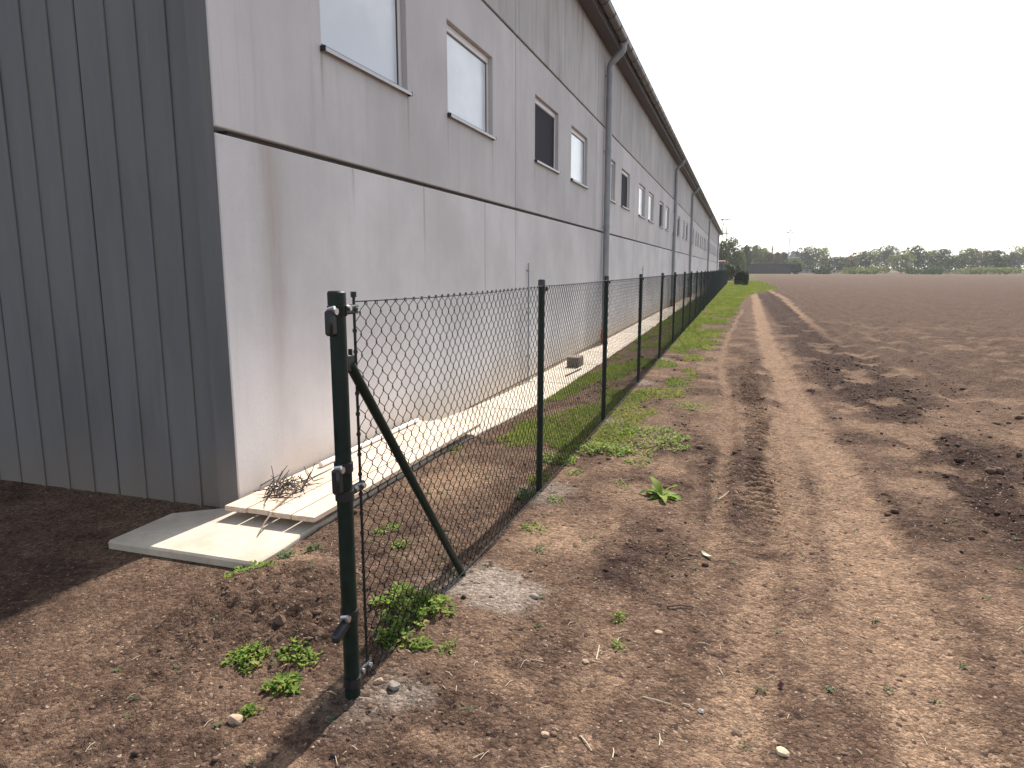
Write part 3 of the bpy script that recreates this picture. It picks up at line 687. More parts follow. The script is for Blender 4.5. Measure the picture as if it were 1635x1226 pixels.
def rock(c, s, seed, n=2, flat=.7):
    bm = bmesh.new(); bmesh.ops.create_icosphere(bm, subdivisions=n, radius=1); rr = random.Random(seed)
    ph = [(Vector((rr.gauss(0, 1), rr.gauss(0, 1), rr.gauss(0, 1))).normalized(), rr.uniform(.55, .9)) for _ in range(9)]
    for v in bm.verts:
        for nrm, d in ph:
            k = v.co.dot(nrm)
            if k > d: v.co -= nrm * (k - d)
        v.co = Vector((c[0] + v.co.x * s[0], c[1] + v.co.y * s[1], c[2] + v.co.z * s[2]))
    M = MB(); M.add([v.co for v in bm.verts], [[v.index for v in f.verts] for f in bm.faces]); bm.free(); return M
bz = float(apron_z(12.6)); M = MB(); M.bbox(-2.98, -2.74, 12.5, 12.88, bz - .002, bz + .19, .012)
M.v = [(x + random.uniform(-.008, .008), yv + random.uniform(-.01, .01), z) for x, yv, z in M.v]
tag(M.build('concrete_block', 'stone_grey', None, (-2.86, 12.7, bz)), 'grey concrete block on the path in front of the nearest downpipe', 'block')
M = MB().tube([(-2.72, 11.35, float(apron_z(11.3)) + .014), (-2.66, 12.3, float(apron_z(12.3)) + .012)], .014, 6)
tag(M.build('wooden_stick', 'stick_brown', None, (-2.7, 11.8, bz)), 'dark stick lying on the path beside the concrete block', 'stick')
for yv, lab in ((10.62, 'thin grey earthing rod on the wall behind the second fence post'), (24.3, 'thin grey earthing rod on the wall between first and second downpipe'), (56.5, 'thin grey earthing rod on the wall beyond the third downpipe')):
    M = MB(); zb = float(apron_z(yv)); M.tube([(WX + .03, yv, zb - .1), (WX + .03, yv, 1.72)], .011, 8)
    for z in (.25, .95, 1.6): M.bbox(WX - .01, WX + .044, yv - .016, yv + .016, z - .014, z + .014, .003)
    tag(M.build('earthing_rod', 'pipe_grey', None, (WX + .03, yv, zb)), lab, 'rod', 'earthing rods on the wall')

# ------------------------------------------------------------------ plants
def leaf_verts(P, D, N_, L, Wd, curl):
    """leaf blades: base P, direction D (unit), normal N_, two folded quads each -> 6 verts"""
    S = np.cross(D, N_); S /= np.linalg.norm(S, axis=1, keepdims=True) + 1e-9
    L = L[:, None]; Wd = Wd[:, None]; c = curl[:, None]
    a = P; m = P + D * L * .5 + N_ * L * .06; t = P + D * L - np.array([[0, 0, 1.]]) * L * c
    l = P + D * L * .48 + S * Wd * .5 + N_ * L * .14; r = P + D * L * .48 - S * Wd * .5 + N_ * L * .14
    V = np.stack([a, l, t, r, m], 1).reshape(-1, 3); n = len(P); b = np.arange(n)[:, None] * 5
    Fc = np.concatenate([b + np.array([[0, 4, 1]]), b + np.array([[4, 2, 1]]), b + np.array([[0, 3, 4]]), b + np.array([[4, 3, 2]])])
    return V, Fc
def foliage(cx, cy, rx, ry, n, hgt, ll, lw, mname, up=(.2, .9), name='weed_clump', blob=.5):
    th = RNG.uniform(0, 2 * np.pi, n); rr = np.sqrt(RNG.uniform(0, 1, n)); ox = rr * np.cos(th) * rx; oy = rr * np.sin(th) * ry
    f_ = fbm((cx + ox) / (rx + .01) * 2.4, (cy + oy) / (ry + .01) * 2.4, 3, 91) + .35 * (1 - rr); ok = f_ > min(blob, np.sort(f_)[-min(40, n)]); ox, oy, rr = ox[ok], oy[ok], rr[ok]; n = len(ox)
    x = cx + ox; yv = cy + oy; z = gsurf(x, yv) + RNG.uniform(0, 1, n) ** 1.3 * hgt * (1.05 - rr * .7)
    az = RNG.uniform(0, 2 * np.pi, n); el = RNG.uniform(*up, n)
    D = np.stack([np.cos(az) * np.cos(el), np.sin(az) * np.cos(el), np.sin(el)], 1); N_ = np.stack([-np.cos(az) * np.sin(el), -np.sin(az) * np.sin(el), np.cos(el)], 1)
    L = RNG.uniform(.6, 1.25, n) * ll; V, Fc = leaf_verts(np.stack([x, yv, z], 1) - np.array([[0, 0, .004]]), D, N_, L, L * lw, RNG.uniform(0, .35, n))
    o = np.array([cx, cy, gs(cx, cy)])
    return npmesh(name, V - o, Fc, mname, {'shade': np.repeat(RNG.uniform(0, 1, n), 5)}, False), o
def clump(px, py, rpx, n, label, hgt=.05, ll=.032, lw=.5, mname='weed_leaf', asp=1.0, group=None, up=(.1, .9), blob=.42):
    x, yv = G(px, py); r = rpx * mpp(yv) * 1.3; hgt *= .8; blob += .07; n = int(n * 1.15)
    me, o = foliage(x, yv, r, r * asp * (1.1 + .12 * yv), n, hgt, ll, lw, mname, up, blob=blob)
    tag(link('weed_clump', me, None, o), label, 'weeds', group)
clump(660, 985, 52, 700, 'leafy green weed clump in the fence shadow left of the brace foot', .07, .036, asp=.75)
clump(628, 1030, 24, 170, 'small shaded weed clump between the end post and the leafy clump', .05, .034, asp=.7)
clump(672, 1034, 15, 90, 'little bright weed tuft just right of the fence shadow below the brace', .05, .028, asp=.7)
clump(396, 1055, 34, 260, 'patchy weeds on the left edge below the soil mound', .04, .030, asp=.7)
clump(478, 1055, 36, 200, 'strip of low weeds left of the end post under the hanging lug', .035, .028, asp=.45)
clump(452, 1098, 26, 260, 'upright weed clump left of the foot of the end post', .055, .032, asp=.7)
clump(398, 1140, 14, 90, 'small weeds growing around the tan stone', .04, .026, asp=.7)
clump(716, 1035, 13, 50, 'sparse tiny weed seedling on bare soil right of the end post', .03, .022)
clump(640, 868, 11, 80, 'small weed tuft behind the wire left of the brace', .05, .03)
clump(618, 842, 18, 90, 'low weeds behind the wire close to the tension bar', .03, .028)
clump(455, 884, 11, 70, 'weed tuft at the edge of the path below the boards', .05, .03, mname='dull_leaf')
clump(500, 872, 9, 60, 'dull grey-green weed on the soil beside the board ends', .06, .03, mname='dull_leaf')
clump(388, 907, 30, 240, 'grassy weeds along the front end of the concrete path', .05, .034, asp=.5)
clump(430, 915, 15, 80, 'low weeds on top of the soil mound beside the path', .035, .03, asp=.5)
clump(838, 794, 13, 110, 'dark weed tuft at the foot of the second fence post', .075, .036, mname='dull_leaf')
clump(852, 842, 17, 90, 'sparse low weeds on bare soil below the second fence post', .035, .03, asp=.6)
clump(886, 800, 8, 45, 'tiny weed seedling right of the second fence post', .035, .026)
clump(890, 735, 28, 330, 'shaded weed clump just right of the second fence post', .075, .038, asp=.5)
clump(962, 720, 36, 560, 'bright dense weed clump right of the fence shadow near the second post', .085, .040, asp=.5)
clump(1040, 705, 50, 760, 'widest bright green weed patch between fence and wheel track', .085, .042, asp=.75)
clump(1020, 738, 18, 120, 'loose trailing weeds below the widest weed patch', .05, .034, asp=.6)
clump(918, 757, 10, 60, 'small weed tuft below the shaded clump by the second post', .045, .03)
clump(1052, 632, 30, 520, 'rounded bright grass tussock right of the third fence post', .10, .05, .25, 'grass_leaf', .5, up=(.5, 1.3), blob=.2)
clump(1100, 650, 22, 160, 'flat sparse weeds right of the rounded tussock', .04, .036, asp=.5)
clump(866, 872, 10, 40, 'tiny faded weed on the bare pale soil in the middle', .02, .02, mname='dull_leaf')
clump(990, 985, 9, 45, 'tiny green seedling above the forked pale stalk', .04, .022)
clump(985, 1030, 8, 36, 'tiny green seedling beside the forked pale stalk', .035, .02)
clump(995, 775, 9, 45, 'tiny seedling left of the broad-leaved rosette', .04, .026)
# broad-leaved rosette
rx, ry = G(1056, 792); rz = gs(rx, ry)
ros = thing('rosette_plant', 'broad-leaved green rosette plant on bare soil beside the wheel track', 'plant', (rx, ry, rz))
for i in range(15):
    a = i * 2.4 + random.uniform(-.2, .2); el = random.uniform(.15, .6) if i < 12 else random.uniform(.9, 1.25); L = random.uniform(.12, .20); W_ = L * random.uniform(.26, .34)
    V = []; Fc = []; n = 7; p = Vector((math.cos(a) * .008, math.sin(a) * .008, .004)); e_ = el
    for t in range(n + 1):
        u = t / n; w = W_ * (math.sin(math.pi * min(1, u * .93 + .07)) ** .75) * .5 + .0015
        d = Vector((math.cos(a) * math.cos(e_), math.sin(a) * math.cos(e_), math.sin(e_))); s_ = Vector((-math.sin(a), math.cos(a), 0)); nn = s_.cross(d) * -1
        wav = .006 * math.sin(u * 9 + i)
        V += [p + s_ * w + Vector((0, 0, .25 * w + wav)), p, p - s_ * w + Vector((0, 0, .25 * w - wav))]
        p = p + d * L / n; e_ -= .16
        p.z = max(p.z, .006)
        if t: b = 3 * (t - 1); Fc += [(b, b + 1, b + 4, b + 3), (b + 1, b + 2, b + 5, b + 4)]
    link('leaf', npmesh('leaf', [tuple(v) for v in V], Fc, 'weed_leaf', {'shade': [random.uniform(.0, .9)] * len(V)}, True), ros)
# grass growing along the fence, nobody could count it
def grass_field(name, label, n, xr, yr, dens_pow, ll, mname, seed):
    rg = np.random.default_rng(seed)
    yv = np.exp(rg.uniform(math.log(yr[0]), math.log(yr[1]), n)); x = rg.uniform(*xr, n)
    g = maps(x, yv)['green']; ok = rg.uniform(0, 1, n) < g ** dens_pow; x, yv = x[ok], yv[ok]; n = len(x)
    z = gsurf(x, yv) - .004; az = rg.uniform(0, 2 * np.pi, n); el = rg.uniform(.45, 1.35, n)
    D = np.stack([np.cos(az) * np.cos(el), np.sin(az) * np.cos(el), np.sin(el)], 1); N_ = np.stack([-np.cos(az) * np.sin(el), -np.sin(az) * np.sin(el), np.cos(el)], 1)
    sc = np.clip(yv / 9, 1, 5) ** .6; L = ll * rg.uniform(.5, 1.3, n) * np.clip(sc, 1, 2.0)
    V, Fc = leaf_verts(np.stack([x, yv, z], 1), D, N_, L, .012 * sc, rg.uniform(0, .4, n))
    sh = np.clip(fbm(x * 2, yv, 3, 50) + rg.uniform(-.3, .3, n), 0, 1)
    tag(link(name, npmesh(name, V, Fc, mname, {'shade': np.repeat(sh, 5)})), label, 'grass', kind='stuff')
grass_field('grass', 'short bright grass along the right side of the fence', 90000, (FX, 1.0), (5, 90), 1.2, .055, 'grass_leaf', 3)
grass_field('grass', 'short grass between the fence and the concrete path', 60000, (-2.5, FX), (4.2, 60), 1.2, .05, 'grass_leaf', 4)
grass_field('grass', 'grass at the field corner around the dark shrub', 20000, (0.6, 6), (45, 95), 1.2, .10, 'grass_leaf', 5)

# ------------------------------------------------------------------ clods, pebbles, stones, sticks
def scatter(name, label, cat, n, fn, size, mname, seed, flat=.7):
    rg = np.random.default_rng(seed)
    bm = bmesh.new(); bmesh.ops.create_icosphere(bm, subdivisions=1, radius=1); bv = np.array([v.co for v in bm.verts]); bf = np.array([[v.index for v in f.verts] for f in bm.faces]); bm.free()
    yv = np.exp(rg.uniform(math.log(1.3), math.log(14), n)); x = rg.uniform(-2.45, 3.2, n); ok = rg.uniform(0, 1, n) < fn(maps(x, yv), x, yv); x, yv = x[ok], yv[ok]; n = len(x)
    s = size * np.exp(rg.normal(0, .45, n)) * np.clip(yv / 4, .8, 1.8)
    k = len(bv); sc = rg.uniform(.6, 1.3, (n, 1, 3)); sc[:, :, 2] *= flat
    V = bv[None] * rg.uniform(.7, 1.25, (n, k, 1)) * sc * s[:, None, None]
    a = rg.uniform(0, 6.28, n); ca, sa = np.cos(a)[:, None], np.sin(a)[:, None]
    V = np.stack([V[:, :, 0] * ca - V[:, :, 1] * sa, V[:, :, 0] * sa + V[:, :, 1] * ca, V[:, :, 2]], 2)
    V += np.stack([x, yv, gsurf(x, yv) + s * .15], 1)[:, None, :]
    Fc = (np.arange(n)[:, None, None] * k + bf[None]).reshape(-1, 3)
    tag(link(name, npmesh(name, V.reshape(-1, 3), Fc, mname)), label, cat, kind='stuff')
scatter('soil_clods', 'loose brown soil crumbs and clods over the bare ground', 'soil', 9000, lambda m, x, yv: np.clip(.18 + .8 * m['dark'] + .9 * sstep(1.15, .6, m['dm']) - .8 * m['tan'] - .4 * m['cement'], 0, 1), .0075, 'clod', 1)
scatter('dark_soil_clods', 'dark soil clods churned up on the bare ground', 'soil', 5000, lambda m, x, yv: np.clip(.02 + .6 * m['dark'] ** 2 + .35 * sstep(1.1, .5, m['dm']) - .8 * m['tan'], 0, 1), .0075, 'clod_dark', 2)
scatter('gravel', 'tiny pale pebbles strewn over the soil', 'gravel', 1000, lambda m, x, yv: np.clip(.25 + .5 * m['cement'], 0, 1) * sstep(9, 5, yv), .0042, 'pebble', 5)
def bits(name, label, cat, n, mname, seed, kind):
    rg = np.random.default_rng(seed); yv = np.exp(rg.uniform(math.log(1.5), math.log(11), n)); x = rg.uniform(-2.4, 2.2, n); k = len(x)
    if kind == 'straw':
        M = MB()
        for a, b in zip(x, yv):
            t = rg.uniform(0, 6.28); L = rg.uniform(.015, .06); dx, dy = math.cos(t) * L, math.sin(t) * L
            M.tube([(a, b, gs(a, b) + .003), (a + dx * .5, b + dy * .5, gs(a + dx * .5, b + dy * .5) + .007), (a + dx, b + dy, gs(a + dx, b + dy) + .003)], .0011, 4)
        o = M.build(name, mname)
    else:
        q = rg.integers(5, 12, k); P = np.repeat(np.stack([x, yv, gsurf(x, yv)], 1), q, 0); m_ = len(P); P[:, :2] += rg.normal(0, .010, (m_, 2)); az = rg.uniform(0, 6.28, m_); el = rg.uniform(.1, .9, m_)
        D = np.stack([np.cos(az) * np.cos(el), np.sin(az) * np.cos(el), np.sin(el)], 1); N_ = np.stack([-np.cos(az) * np.sin(el), -np.sin(az) * np.sin(el), np.cos(el)], 1)
        L = rg.uniform(.010, .028, m_); V, Fc = leaf_verts(P, D, N_, L, L * .45, rg.uniform(0, .3, m_)); o = link(name, npmesh(name, V, Fc, mname, {'shade': np.repeat(rg.uniform(0, 1, m_), 5)}))
    tag(o, label, cat, kind='stuff')
bits('straw', 'short bits of pale straw scattered over the bare soil', 'straw', 260, 'stalk', 21, 'straw')
bits('weed_seedlings', 'tiny weed seedlings dotted over the bare soil', 'weeds', 130, 'dull_leaf', 22, 'weed')
def stone(px, py, w, dp, hh, m, label, seed, name='stone', cat='stone'):
    x, yv = G(px, py); k = mpp(yv); z = gs(x, yv)
    tag(rock((x, yv, z + hh * .35), (w * k, dp, hh), seed).build(name, m, None, (x, yv, z), False), label, cat)
stone(376, 1152, 17, .030, .022, 'stone_tan', 'tan rounded stone among weeds at the lower left', 3)
stone(1250, 1199, 13, .022, .014, 'stone_pale', 'flat pale stone by itself at the lower right', 5)
stone(630, 1100, 13, .028, .022, 'stone_grey', 'dark grey cement lump right of the end post foot', 8, 'cement_lump', 'lump')
stone(604, 1092, 10, .022, .018, 'stone_tan', 'brownish cement lump touching the bottom bracket of the end post', 9, 'cement_lump', 'lump')
stone(448, 1012, 13, .03, .030, 'clod', 'biggest soil clod on the mound left of the end post', 12, 'soil_clod', 'clod')
stone(740, 957, 6, .014, .013, 'clod_dark', 'small dark clod on the grey cement patch below the brace foot', 13, 'soil_clod', 'clod')
stone(852, 953, 9, .022, .014, 'stone_grey', 'flat grey stone at the right edge of the cement patch', 14)
stone(935, 1056, 7, .016, .010, 'stone_tan', 'small pinkish stone left of the forked pale stalk', 15)
stone(1126, 900, 6, .014, .013, 'clod_dark', 'dark clod directly below the pale fallen leaf', 16, 'soil_clod', 'clod')
stone(1052, 1009, 8, .018, .008, 'stone_tan', 'flat light stone half sunk in the soil right of centre', 17)
stone(870, 1177, 8, .016, .010, 'stone_tan', 'small brown stone near the bottom edge of the ground', 18)
x, yv = G(1246, 1093); z = gs(x, yv)
M = MB(); M.add([(x - .012, yv, z + .004), (x + .004, yv - .012, z + .006), (x + .014, yv + .002, z + .016), (x - .002, yv + .014, z + .02), (x + .002, yv + .002, z + .028), (x, yv, z)], [(0, 1, 4), (1, 2, 4), (2, 3, 4), (3, 0, 4), (1, 0, 5), (2, 1, 5), (3, 2, 5), (0, 3, 5)])
tag(M.build('litter_scrap', 'scrap_red', None, (x, yv, z)), 'small dark red scrap of litter near the right edge', 'litter')
x, yv = G(1128, 886); z = gs(x, yv) + .006
M = MB(); a = -.75; n = 6
for t in range(n + 1):
    u = t / n - .5; w = .013 * math.sqrt(max(0.02, 1 - (2 * u) ** 2)); dx, dy = math.cos(a), math.sin(a)
    c = (x + dx * u * .085, yv + dy * u * .11, z + .012 * (u * 2) ** 2)
    M.v += [(c[0] - dy * w, c[1] + dx * w, c[2] + .007), c, (c[0] + dy * w, c[1] - dx * w, c[2] + .007)]
    M.v += [(p[0], p[1], p[2] - .0015) for p in M.v[-3:]]
for t in range(n):
    b = 6 * t
    M.f += [(b, b + 1, b + 7, b + 6), (b + 1, b + 2, b + 8, b + 7), (b + 4, b + 3, b + 9, b + 10), (b + 5, b + 4, b + 10, b + 11), (b, b + 6, b + 9, b + 3), (b + 2, b + 5, b + 11, b + 8)]
tag(M.build('fallen_leaf', 'leaf_pale', None, (x, yv, z), True), 'pale dry fallen leaf on the soil left of the wheel track', 'leaf')
def stick(pxs, r, m, label, name='dry_stalk', fork=None):
    P = []
    for i, (a, b) in enumerate(pxs): x, yv = G(a, b); P.append((x, yv, gs(x, yv) + r * 1.2 + (.006 if 0 < i < len(pxs) - 1 else 0)))
    M = MB().tube(P, [r * (1 - .4 * i / (len(P) - 1)) for i in range(len(P))], 6)
    if fork: x, yv = G(*fork); M.tube([P[len(P) // 2], (x, yv, gs(x, yv) + .012)], [r * .7, r * .4], 5)
    tag(M.build(name, m, None, P[0]), label, 'stick' if 'stick' in name else 'stalk')
stick([(1065, 968), (1085, 966), (1108, 968)], .005, 'stick_brown', 'dark brown stick lying level on the soil right of centre', 'dry_stick')
stick([(1026, 1110), (1045, 1116), (1073, 1123)], .0028, 'stalk', 'long thin pale stalk left of the white scrap')
stick([(1090, 1121), (1100, 1125), (1108, 1129)], .0028, 'stalk', 'short pale stalk touching the white scrap')
stick([(952, 1052), (955, 1042), (957, 1030)], .003, 'stalk', 'forked pale stalk standing out on dark soil in the centre', fork=(961, 1042))
stick([(927, 1174), (936, 1185), (945, 1196)], .0028, 'stalk', 'thin straight stalk near the bottom centre')
stick([(1053, 1187), (1054, 1177), (1053, 1168)], .0026, 'stalk', 'small pale forked stalk near the bottom right of centre', fork=(1058, 1186))
stick([(978, 1208), (980, 1200), (979, 1192)], .0025, 'stalk', 'tiny pale stalk at the bottom edge')
stick([(1148, 793), (1157, 788), (1164, 784)], .004, 'stalk', 'pale stalk at the left edge of the tyre tread marks')
stick([(985, 1026), (988, 1020), (991, 1017)], .0022, 'stalk', 'tiny pale stalk above the seedling in the centre')
x, yv = G(1119, 1130); z = gs(x, yv)
M = rock((x, yv, z + .006), (.016, .012, .010), 44, 1); tag(M.build('litter_scrap', 'scrap_white', None, (x, yv, z), False), 'crumpled white scrap at the end of the pale stalks', 'litter')

# ------------------------------------------------------------------ far end: shrub, booth, poles, wall, barn, trees
def leaves_in(blobs, n, size, rg):
    """leaf faces on and inside lobes (cx,cy,cz,rx,ry,rz)"""
    w = np.array([b[3] * b[5] for b in blobs]); pick = rg.choice(len(blobs), n, p=w / w.sum()); B = np.array(blobs)[pick]
    d = rg.normal(size=(n, 3)); d /= np.linalg.norm(d, axis=1, keepdims=True); r = rg.uniform(.35, 1.08, (n, 1)) ** .6
    P = B[:, :3] + d * r * B[:, 3:]
    D = rg.normal(size=(n, 3)); D /= np.linalg.norm(D, axis=1, keepdims=True); N_ = rg.normal(size=(n, 3)); N_ -= D * (N_ * D).sum(1, keepdims=True); N_ /= np.linalg.norm(N_, axis=1, keepdims=True)
    L = size * rg.uniform(.6, 1.4, n); V, Fc = leaf_verts(P - D * L[:, None] / 2, D, N_, L, L * .75, rg.uniform(0, .2, n))
    sh = np.clip(rg.uniform(0, .6, n) + .4 * (pick % 3) / 2, 0, 1); return V, Fc, np.repeat(sh, 5)
def tree(px, topy, Y, wpx, m, label, seed, n=1500, conic=False, group='trees behind the field', name='tree', sink=0.0):
    rg = np.random.default_rng(seed); p = atY(px, topy, Y); x, h = p[0], p[2]; k = mpp(Y); w = wpx * k / 2
    t = thing(name, label, 'tree', (x, Y, -sink), group); h += sink
    M = MB(); M.tube([(0, 0, -.3), (rg.normal(0, .05) * w, 0, h * .3), (rg.normal(0, .1) * w, 0, h * .6), (0, 0, h * .92)], [h * .022, h * .017, h * .010, h * .003], 7)
    blobs = []
    nb = 11 if not conic else 9
    for i in range(nb):
        u = (i + .5) / nb
        if conic: zz = h * (.12 + .84 * u); rad = w * (1 - u) * .9 + .1 * w; blobs.append((rg.normal(0, .08) * w, rg.normal(0, .08) * w, zz, rad, rad, h * .09))
        else:
            zz = h * (.30 + .60 * u); sp = w * (.72 - .45 * abs(u - .4)); a = i * 2.4
            blobs.append((math.cos(a) * sp, math.sin(a) * sp, zz, w * rg.uniform(.36, .58), w * rg.uniform(.36, .58), h * rg.uniform(.10, .17)))
    if not conic: blobs.append((0, 0, h * .88, w * .38, w * .38, h * .12)); blobs.append((0, 0, h * .55, w * .55, w * .5, h * .24)); blobs.append((.2 * w, 0, h * .22, w * .8, w * .6, h * .15))
    for b in blobs[:nb]: M.tube([(0, 0, b[2] * .6), (b[0] * .5, b[1] * .5, b[2] * .8), (b[0], b[1], b[2])], [h * .009, h * .006, h * .002], 5)
    link('trunk', M.mesh('trunk', 'bark'), t)
    V, Fc, sh = leaves_in(blobs, n, max(.10, 1.05 * k * 1.6), rg); link('crown', npmesh('crown', V, Fc, m, {'shade': sh}), t)
TREES = [
 (1153, 383, 150, 24, 'tree_dark', 'tall dark tree right behind the far corner of the hall', 0),
 (1168, 378, 165, 27, 'tree_dark', 'highest dark green tree beside the hall end', 0),
 (1181, 400, 190, 18, 'tree_olive', 'low olive tree between the tall dark trees', 0),
 (1191, 391, 230, 18, 'tree_dark', 'narrow dark tree at the left end of the dark wall', 0),
 (1207, 391, 270, 23, 'tree_olive', 'pale olive tree above the left part of the dark wall', 0),
 (1219, 396, 280, 20, 'tree_olive', 'yellowish tree above the middle of the dark wall', 0),
 (1229, 404, 270, 14, 'tree_tan', 'brownish budding tree behind the dark wall', 0),
 (1234, 387, 300, 6, 'tree_grey', 'slender spire-shaped conifer behind the dark wall', 1),
 (1241, 402, 280, 13, 'tree_tan', 'low brownish tree right of the slender conifer', 0),
 (1251, 402, 310, 16, 'tree_grey', 'greyish tree left of the floodlight mast', 0),
 (1268, 412, 255, 22, 'tree_olive', 'olive bushy tree in front of the grey barn', 0)]
for i, (px, ty, Y, w, m, lab, cn) in enumerate(TREES): tree(px, ty, Y, w, m, lab, 100 + i, 4200 if not cn else 700, bool(cn))
desc = ['dark round-topped', 'pale olive', 'greyish', 'brownish', 'broad dark', 'low olive', 'tall grey', 'loose olive', 'bushy dark', 'tall pale', 'slim grey', 'low dark', 'wide olive', 'short brownish', 'tall dark', 'grey rounded', 'rightmost olive']
for i, dsc in enumerate(desc):
    px = 1291 + i * 21.5; tm = ['tree_dark', 'tree_olive', 'tree_grey', 'tree_tan', 'tree_dark', 'tree_olive', 'tree_grey', 'tree_olive', 'tree_dark', 'tree_olive', 'tree_grey', 'tree_dark', 'tree_olive', 'tree_tan', 'tree_dark', 'tree_grey', 'tree_olive'][i]
    rg = random.Random(i * 7 + 1); ty = 390 + rg.uniform(0, 20)
    tree(px, ty, 250 + rg.uniform(0, 60), 26 + rg.uniform(0, 10), tm, '%s tree in the row right of the barn' % dsc, 300 + i, 2800)
# hedge in front of the tree row at the right
def shrub(px0, px1, topy, Y, m, label, seed, n=1600, nb=10, size=None, name='shrub'):
    rg = np.random.default_rng(seed); a = atY(px0, topy, Y); b = atY(px1, topy, Y); x0, x1, h = a[0], b[0], a[2]; w = (x1 - x0)
    t = thing(name, label, 'shrub', ((x0 + x1) / 2, Y, gs((x0 + x1) / 2, Y)))
    bl = [(rg.uniform(-.38, .38) * w, rg.uniform(-.2, .2) * w, h * rg.uniform(.2, .78), w * .2, w * .2, h * .24) for _ in range(nb)]
    M = MB()
    for q in bl: M.tube([(q[0] * .6, q[1] * .6, -.1), (q[0] * .8, q[1] * .8, q[2] * .5), (q[0], q[1], q[2])], [h * .03, h * .022, h * .008], 5)
    link('trunk', M.mesh('trunk', 'bark'), t); V, Fc, sh = leaves_in(bl, n, size or .12, rg); link('crown', npmesh('crown', V, Fc, m, {'shade': sh}), t)
shrub(1170, 1190, 425, 76, 'bush_dark', 'dark shrub standing in grass just past the fence end', 5, 2600, 12, .13)
shrub(1184, 1197, 430, 72, 'bush_dark', 'smaller dark shrub on the field side of the shrub pair', 6, 1700, 9, .12)
shrub(1160, 1176, 421, 104, 'tree_dark', 'green shrub behind the far end of the fence', 7, 1500, 10, .2)
shrub(1262, 1284, 419, 232, 'bush_dark', 'dark bush at the right end of the dark wall', 8, 1200, 9, .5)
shrub(1290, 1330, 424, 236, 'tree_dark', 'wide dark bush below the trees right of the barn', 9, 1200, 12, .5)
shrub(1340, 1420, 426, 238, 'tree_olive', 'long olive thicket under the tree row', 10, 1800, 18, .5)
shrub(1430, 1520, 425, 236, 'tree_dark', 'long dark thicket under the tree row', 11, 1800, 18, .5)
shrub(1530, 1640, 426, 238, 'tree_olive', 'rightmost olive thicket under the tree row', 12, 1800, 18, .5)
# dark wall at the far side of the field
YW = 245; a = atY(1188, 421, YW); b = atY(1264, 421, YW); x0, x1, hz = a[0], b[0], a[2]
dw = thing('boundary_wall', 'long low dark wall at the far side of the ploughed field', 'wall', ((x0 + x1) / 2, YW, 0)); DO = Vector(((x0 + x1) / 2, YW, 0))
NP = 7
for i in range(NP):
    xa, xb = x0 + (x1 - x0) * i / NP, x0 + (x1 - x0) * (i + 1) / NP
    MB().bbox(xa + .02, xb - .14, YW, YW + .12, -.3, hz, .01).build('panel', 'dark_wall', dw, DO); MB().bbox(xb - .135, xb + .015, YW - .06, YW + .16, -.3, hz + .06, .01).build('pier', 'dark_wall', dw, DO)
# barn
YB = 320; p0 = atY(1258, 411, YB); p1 = atY(1266, 401, YB); p2 = atY(1300, 410, YB); BNO = Vector((p1[0], YB, 0))
bn = thing('barn', 'low grey barn with a blue-grey gabled roof behind the floodlight mast', 'building', BNO)
MB().box(p0[0], p2[0], YB, YB + 25, -.3, p0[2]).build('wall', 'barn_wall', bn, BNO)
M = MB(); rf = [(p0[0] - .5, p0[2] - .1), (p1[0], p1[2]), (p2[0] + .5, p2[2] - .1)]
M.v = [(x, yv, z + dz) for yv in (YB - .6, YB + 25.6) for dz in (0, .25) for x, z in rf]
M.f = [(0, 1, 4, 3), (1, 2, 5, 4), (6, 9, 10, 7), (7, 10, 11, 8), (3, 4, 10, 9), (4, 5, 11, 10), (0, 6, 7, 1), (1, 7, 8, 2), (0, 3, 9, 6), (2, 8, 11, 5)]; M.build('roof', 'barn_roof', bn, BNO)
M = MB(); M.add([(p0[0], YB, p0[2]), (p2[0], YB, p2[2] - .05), (p1[0], YB, p1[2] - .02), (p0[0], YB + .2, p0[2]), (p2[0], YB + .2, p2[2] - .05), (p1[0], YB + .2, p1[2] - .02)], [(0, 1, 2), (5, 4, 3), (0, 3, 4, 1), (1, 4, 5, 2), (2, 5, 3, 0)]); M.build('gable', 'barn_wall', bn, BNO)
# floodlight mast
YL = 290; pt = atY(1261.5, 369, YL); MO = Vector((pt[0], YL, 0))
ms = thing('floodlight_mast', 'tall pale floodlight mast rising above the far trees', 'mast', MO)
MB().tube([(pt[0], YL, -.3), (pt[0], YL, pt[2])], [.30, .17], 10).build('pole', 'mast', ms, MO)
MB().tube([(pt[0] - .9, YL, pt[2] - .45), (pt[0] + .9, YL, pt[2] - .25)], .09, 6).build('crossbar', 'mast', ms, MO)
for dx, dz in ((-.75, -.55), (.12, .35), (.8, -.35)):
    MB().bbox(pt[0] + dx - .42, pt[0] + dx + .42, YL - .35, YL + .1, pt[2] + dz - .25, pt[2] + dz + .25, .06).build('lamp', 'lamp_head', ms, MO)
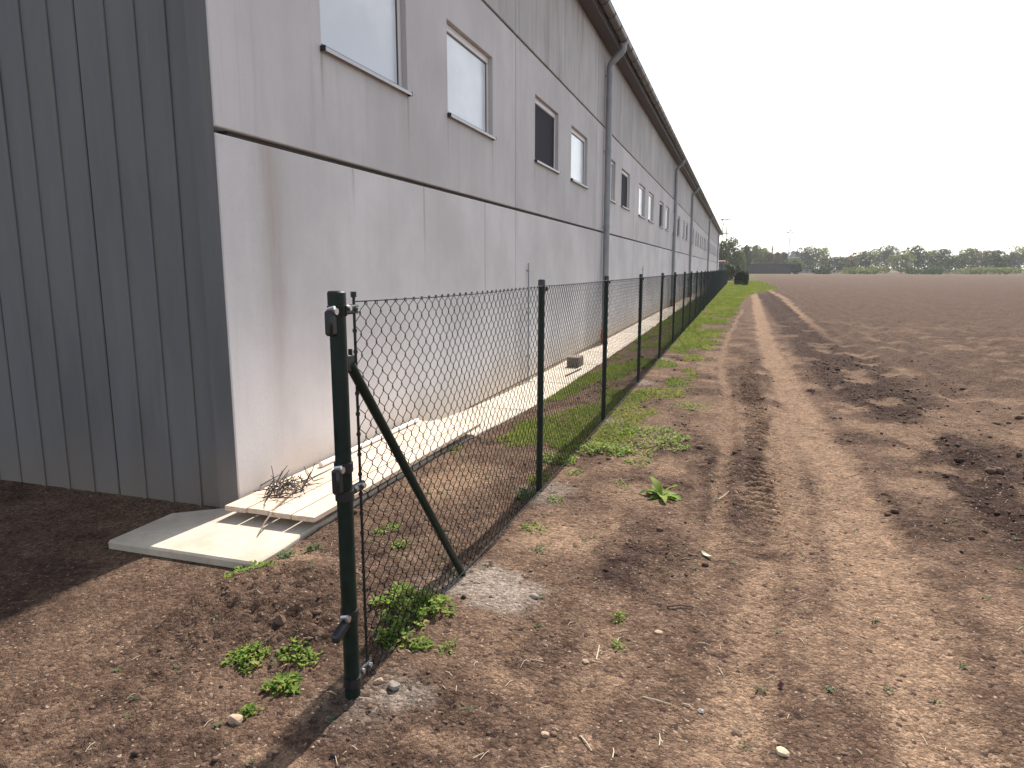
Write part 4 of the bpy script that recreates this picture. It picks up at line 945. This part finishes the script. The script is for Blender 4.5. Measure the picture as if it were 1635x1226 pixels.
# twin pole power pylon
YP = 170; a = atY(1153.5, 350, YP); b = atY(1161, 350, YP); c = atY(1157, 372.5, YP); PO = Vector(((a[0] + b[0]) / 2, YP, 0)); zt_ = a[2]
py_ = thing('power_pole', 'twin-legged power pole with two crossarms behind the hall end', 'pole', PO)
MB().tube([(a[0] + .15, YP, -.3), (a[0] + .15, YP, zt_)], .11, 8).build('pole', 'pole_grey', py_, PO); MB().tube([(b[0], YP, -.3), (b[0], YP, zt_)], .11, 8).build('pole', 'pole_grey', py_, PO)
MB().bbox(a[0] - .55, b[0] + .75, YP - .1, YP + .1, zt_ - .12, zt_ + .12, .02).build('crossarm', 'pole_grey', py_, PO)
MB().bbox(a[0] + .2, b[0] + .55, YP - .12, YP + .12, c[2] - .12, c[2] + .12, .02).build('crossarm', 'pole_grey', py_, PO)
MB().tube([(a[0] - .1, YP, zt_ - .1), (a[0] + .7, YP, c[2] + 1.2)], .07, 6).build('strut', 'pole_grey', py_, PO)
MB().tube([(b[0] + .5, YP, zt_ - .1), (b[0] + .5, YP, c[2] + .1)], .05, 6).build('insulator_string', 'pole_grey', py_, PO)
# overhead line
far = atY(1700, 377, 330); q = [(b[0] + .6, YP, zt_ - 1.6)]
mid = atY(1240, 384.5, 230)
cab = [Vector((b[0] + .6, YP, zt_ - .6)).lerp(Vector(far), t) - Vector((0, 0, 14 * t * (1 - t))) for t in np.linspace(0, 1, 24)]
tag(MB().tube(cab, .022, 4).build('overhead_cable', 'pole_grey', None, cab[0]), 'thin overhead cable sagging across the sky from the power pole', 'cable')
tag(MB().tube([(far[0], far[1], -.3), tuple(far)], .14, 8).bbox(far[0] - .8, far[0] + .8, far[1] - .08, far[1] + .08, far[2] - .1, far[2] + .1, .02).build('power_pole', 'pole_grey', None, (far[0], far[1], 0)), 'single far power pole carrying the overhead cable at the right', 'pole')
# booth beyond the hall
YK = 122; a = atY(1147.5, 417, YK); b = atY(1157.5, 417, YK); KO = Vector(((a[0] + b[0]) / 2, YK, 0)); zr = a[2]
kb = thing('booth', 'small green booth with red fascia and white roof past the hall end', 'booth', KO)
MB().bbox(a[0] + .1, b[0] - .1, YK + .1, YK + 2, -.2, zr - .32, .02).build('body', 'booth_green', kb, KO)
MB().bbox(a[0], b[0], YK, YK + 2.1, zr - .315, zr - .02, .02).build('fascia', 'booth_red', kb, KO)
MB().bbox(a[0] - .05, b[0] + .05, YK - .05, YK + 2.15, zr - .015, zr + .14, .02).build('roof', 'booth_white', kb, KO)
MB().bbox(a[0] + .35, b[0] - .35, YK + .07, YK + .098, .1, zr - .55, .005).build('door', 'fitting_black', kb, KO)

# ------------------------------------------------------------------ thin haze in the air
hm = bpy.data.materials.new('haze'); hm.use_nodes = True; hn = hm.node_tree.nodes; hn.remove(hn['Principled BSDF'])
pv = hn.new('ShaderNodeVolumePrincipled'); pv.inputs['Color'].default_value = (.88, .90, .94, 1); pv.inputs['Density'].default_value = .00026; pv.inputs['Anisotropy'].default_value = .3
hm.node_tree.links.new(pv.outputs[0], hn['Material Output'].inputs['Volume']); MATS['haze'] = hm
tag(MB().box(-950, 1550, -45, 2700, -1.6, 24).build('haze', 'haze'), kind='stuff')
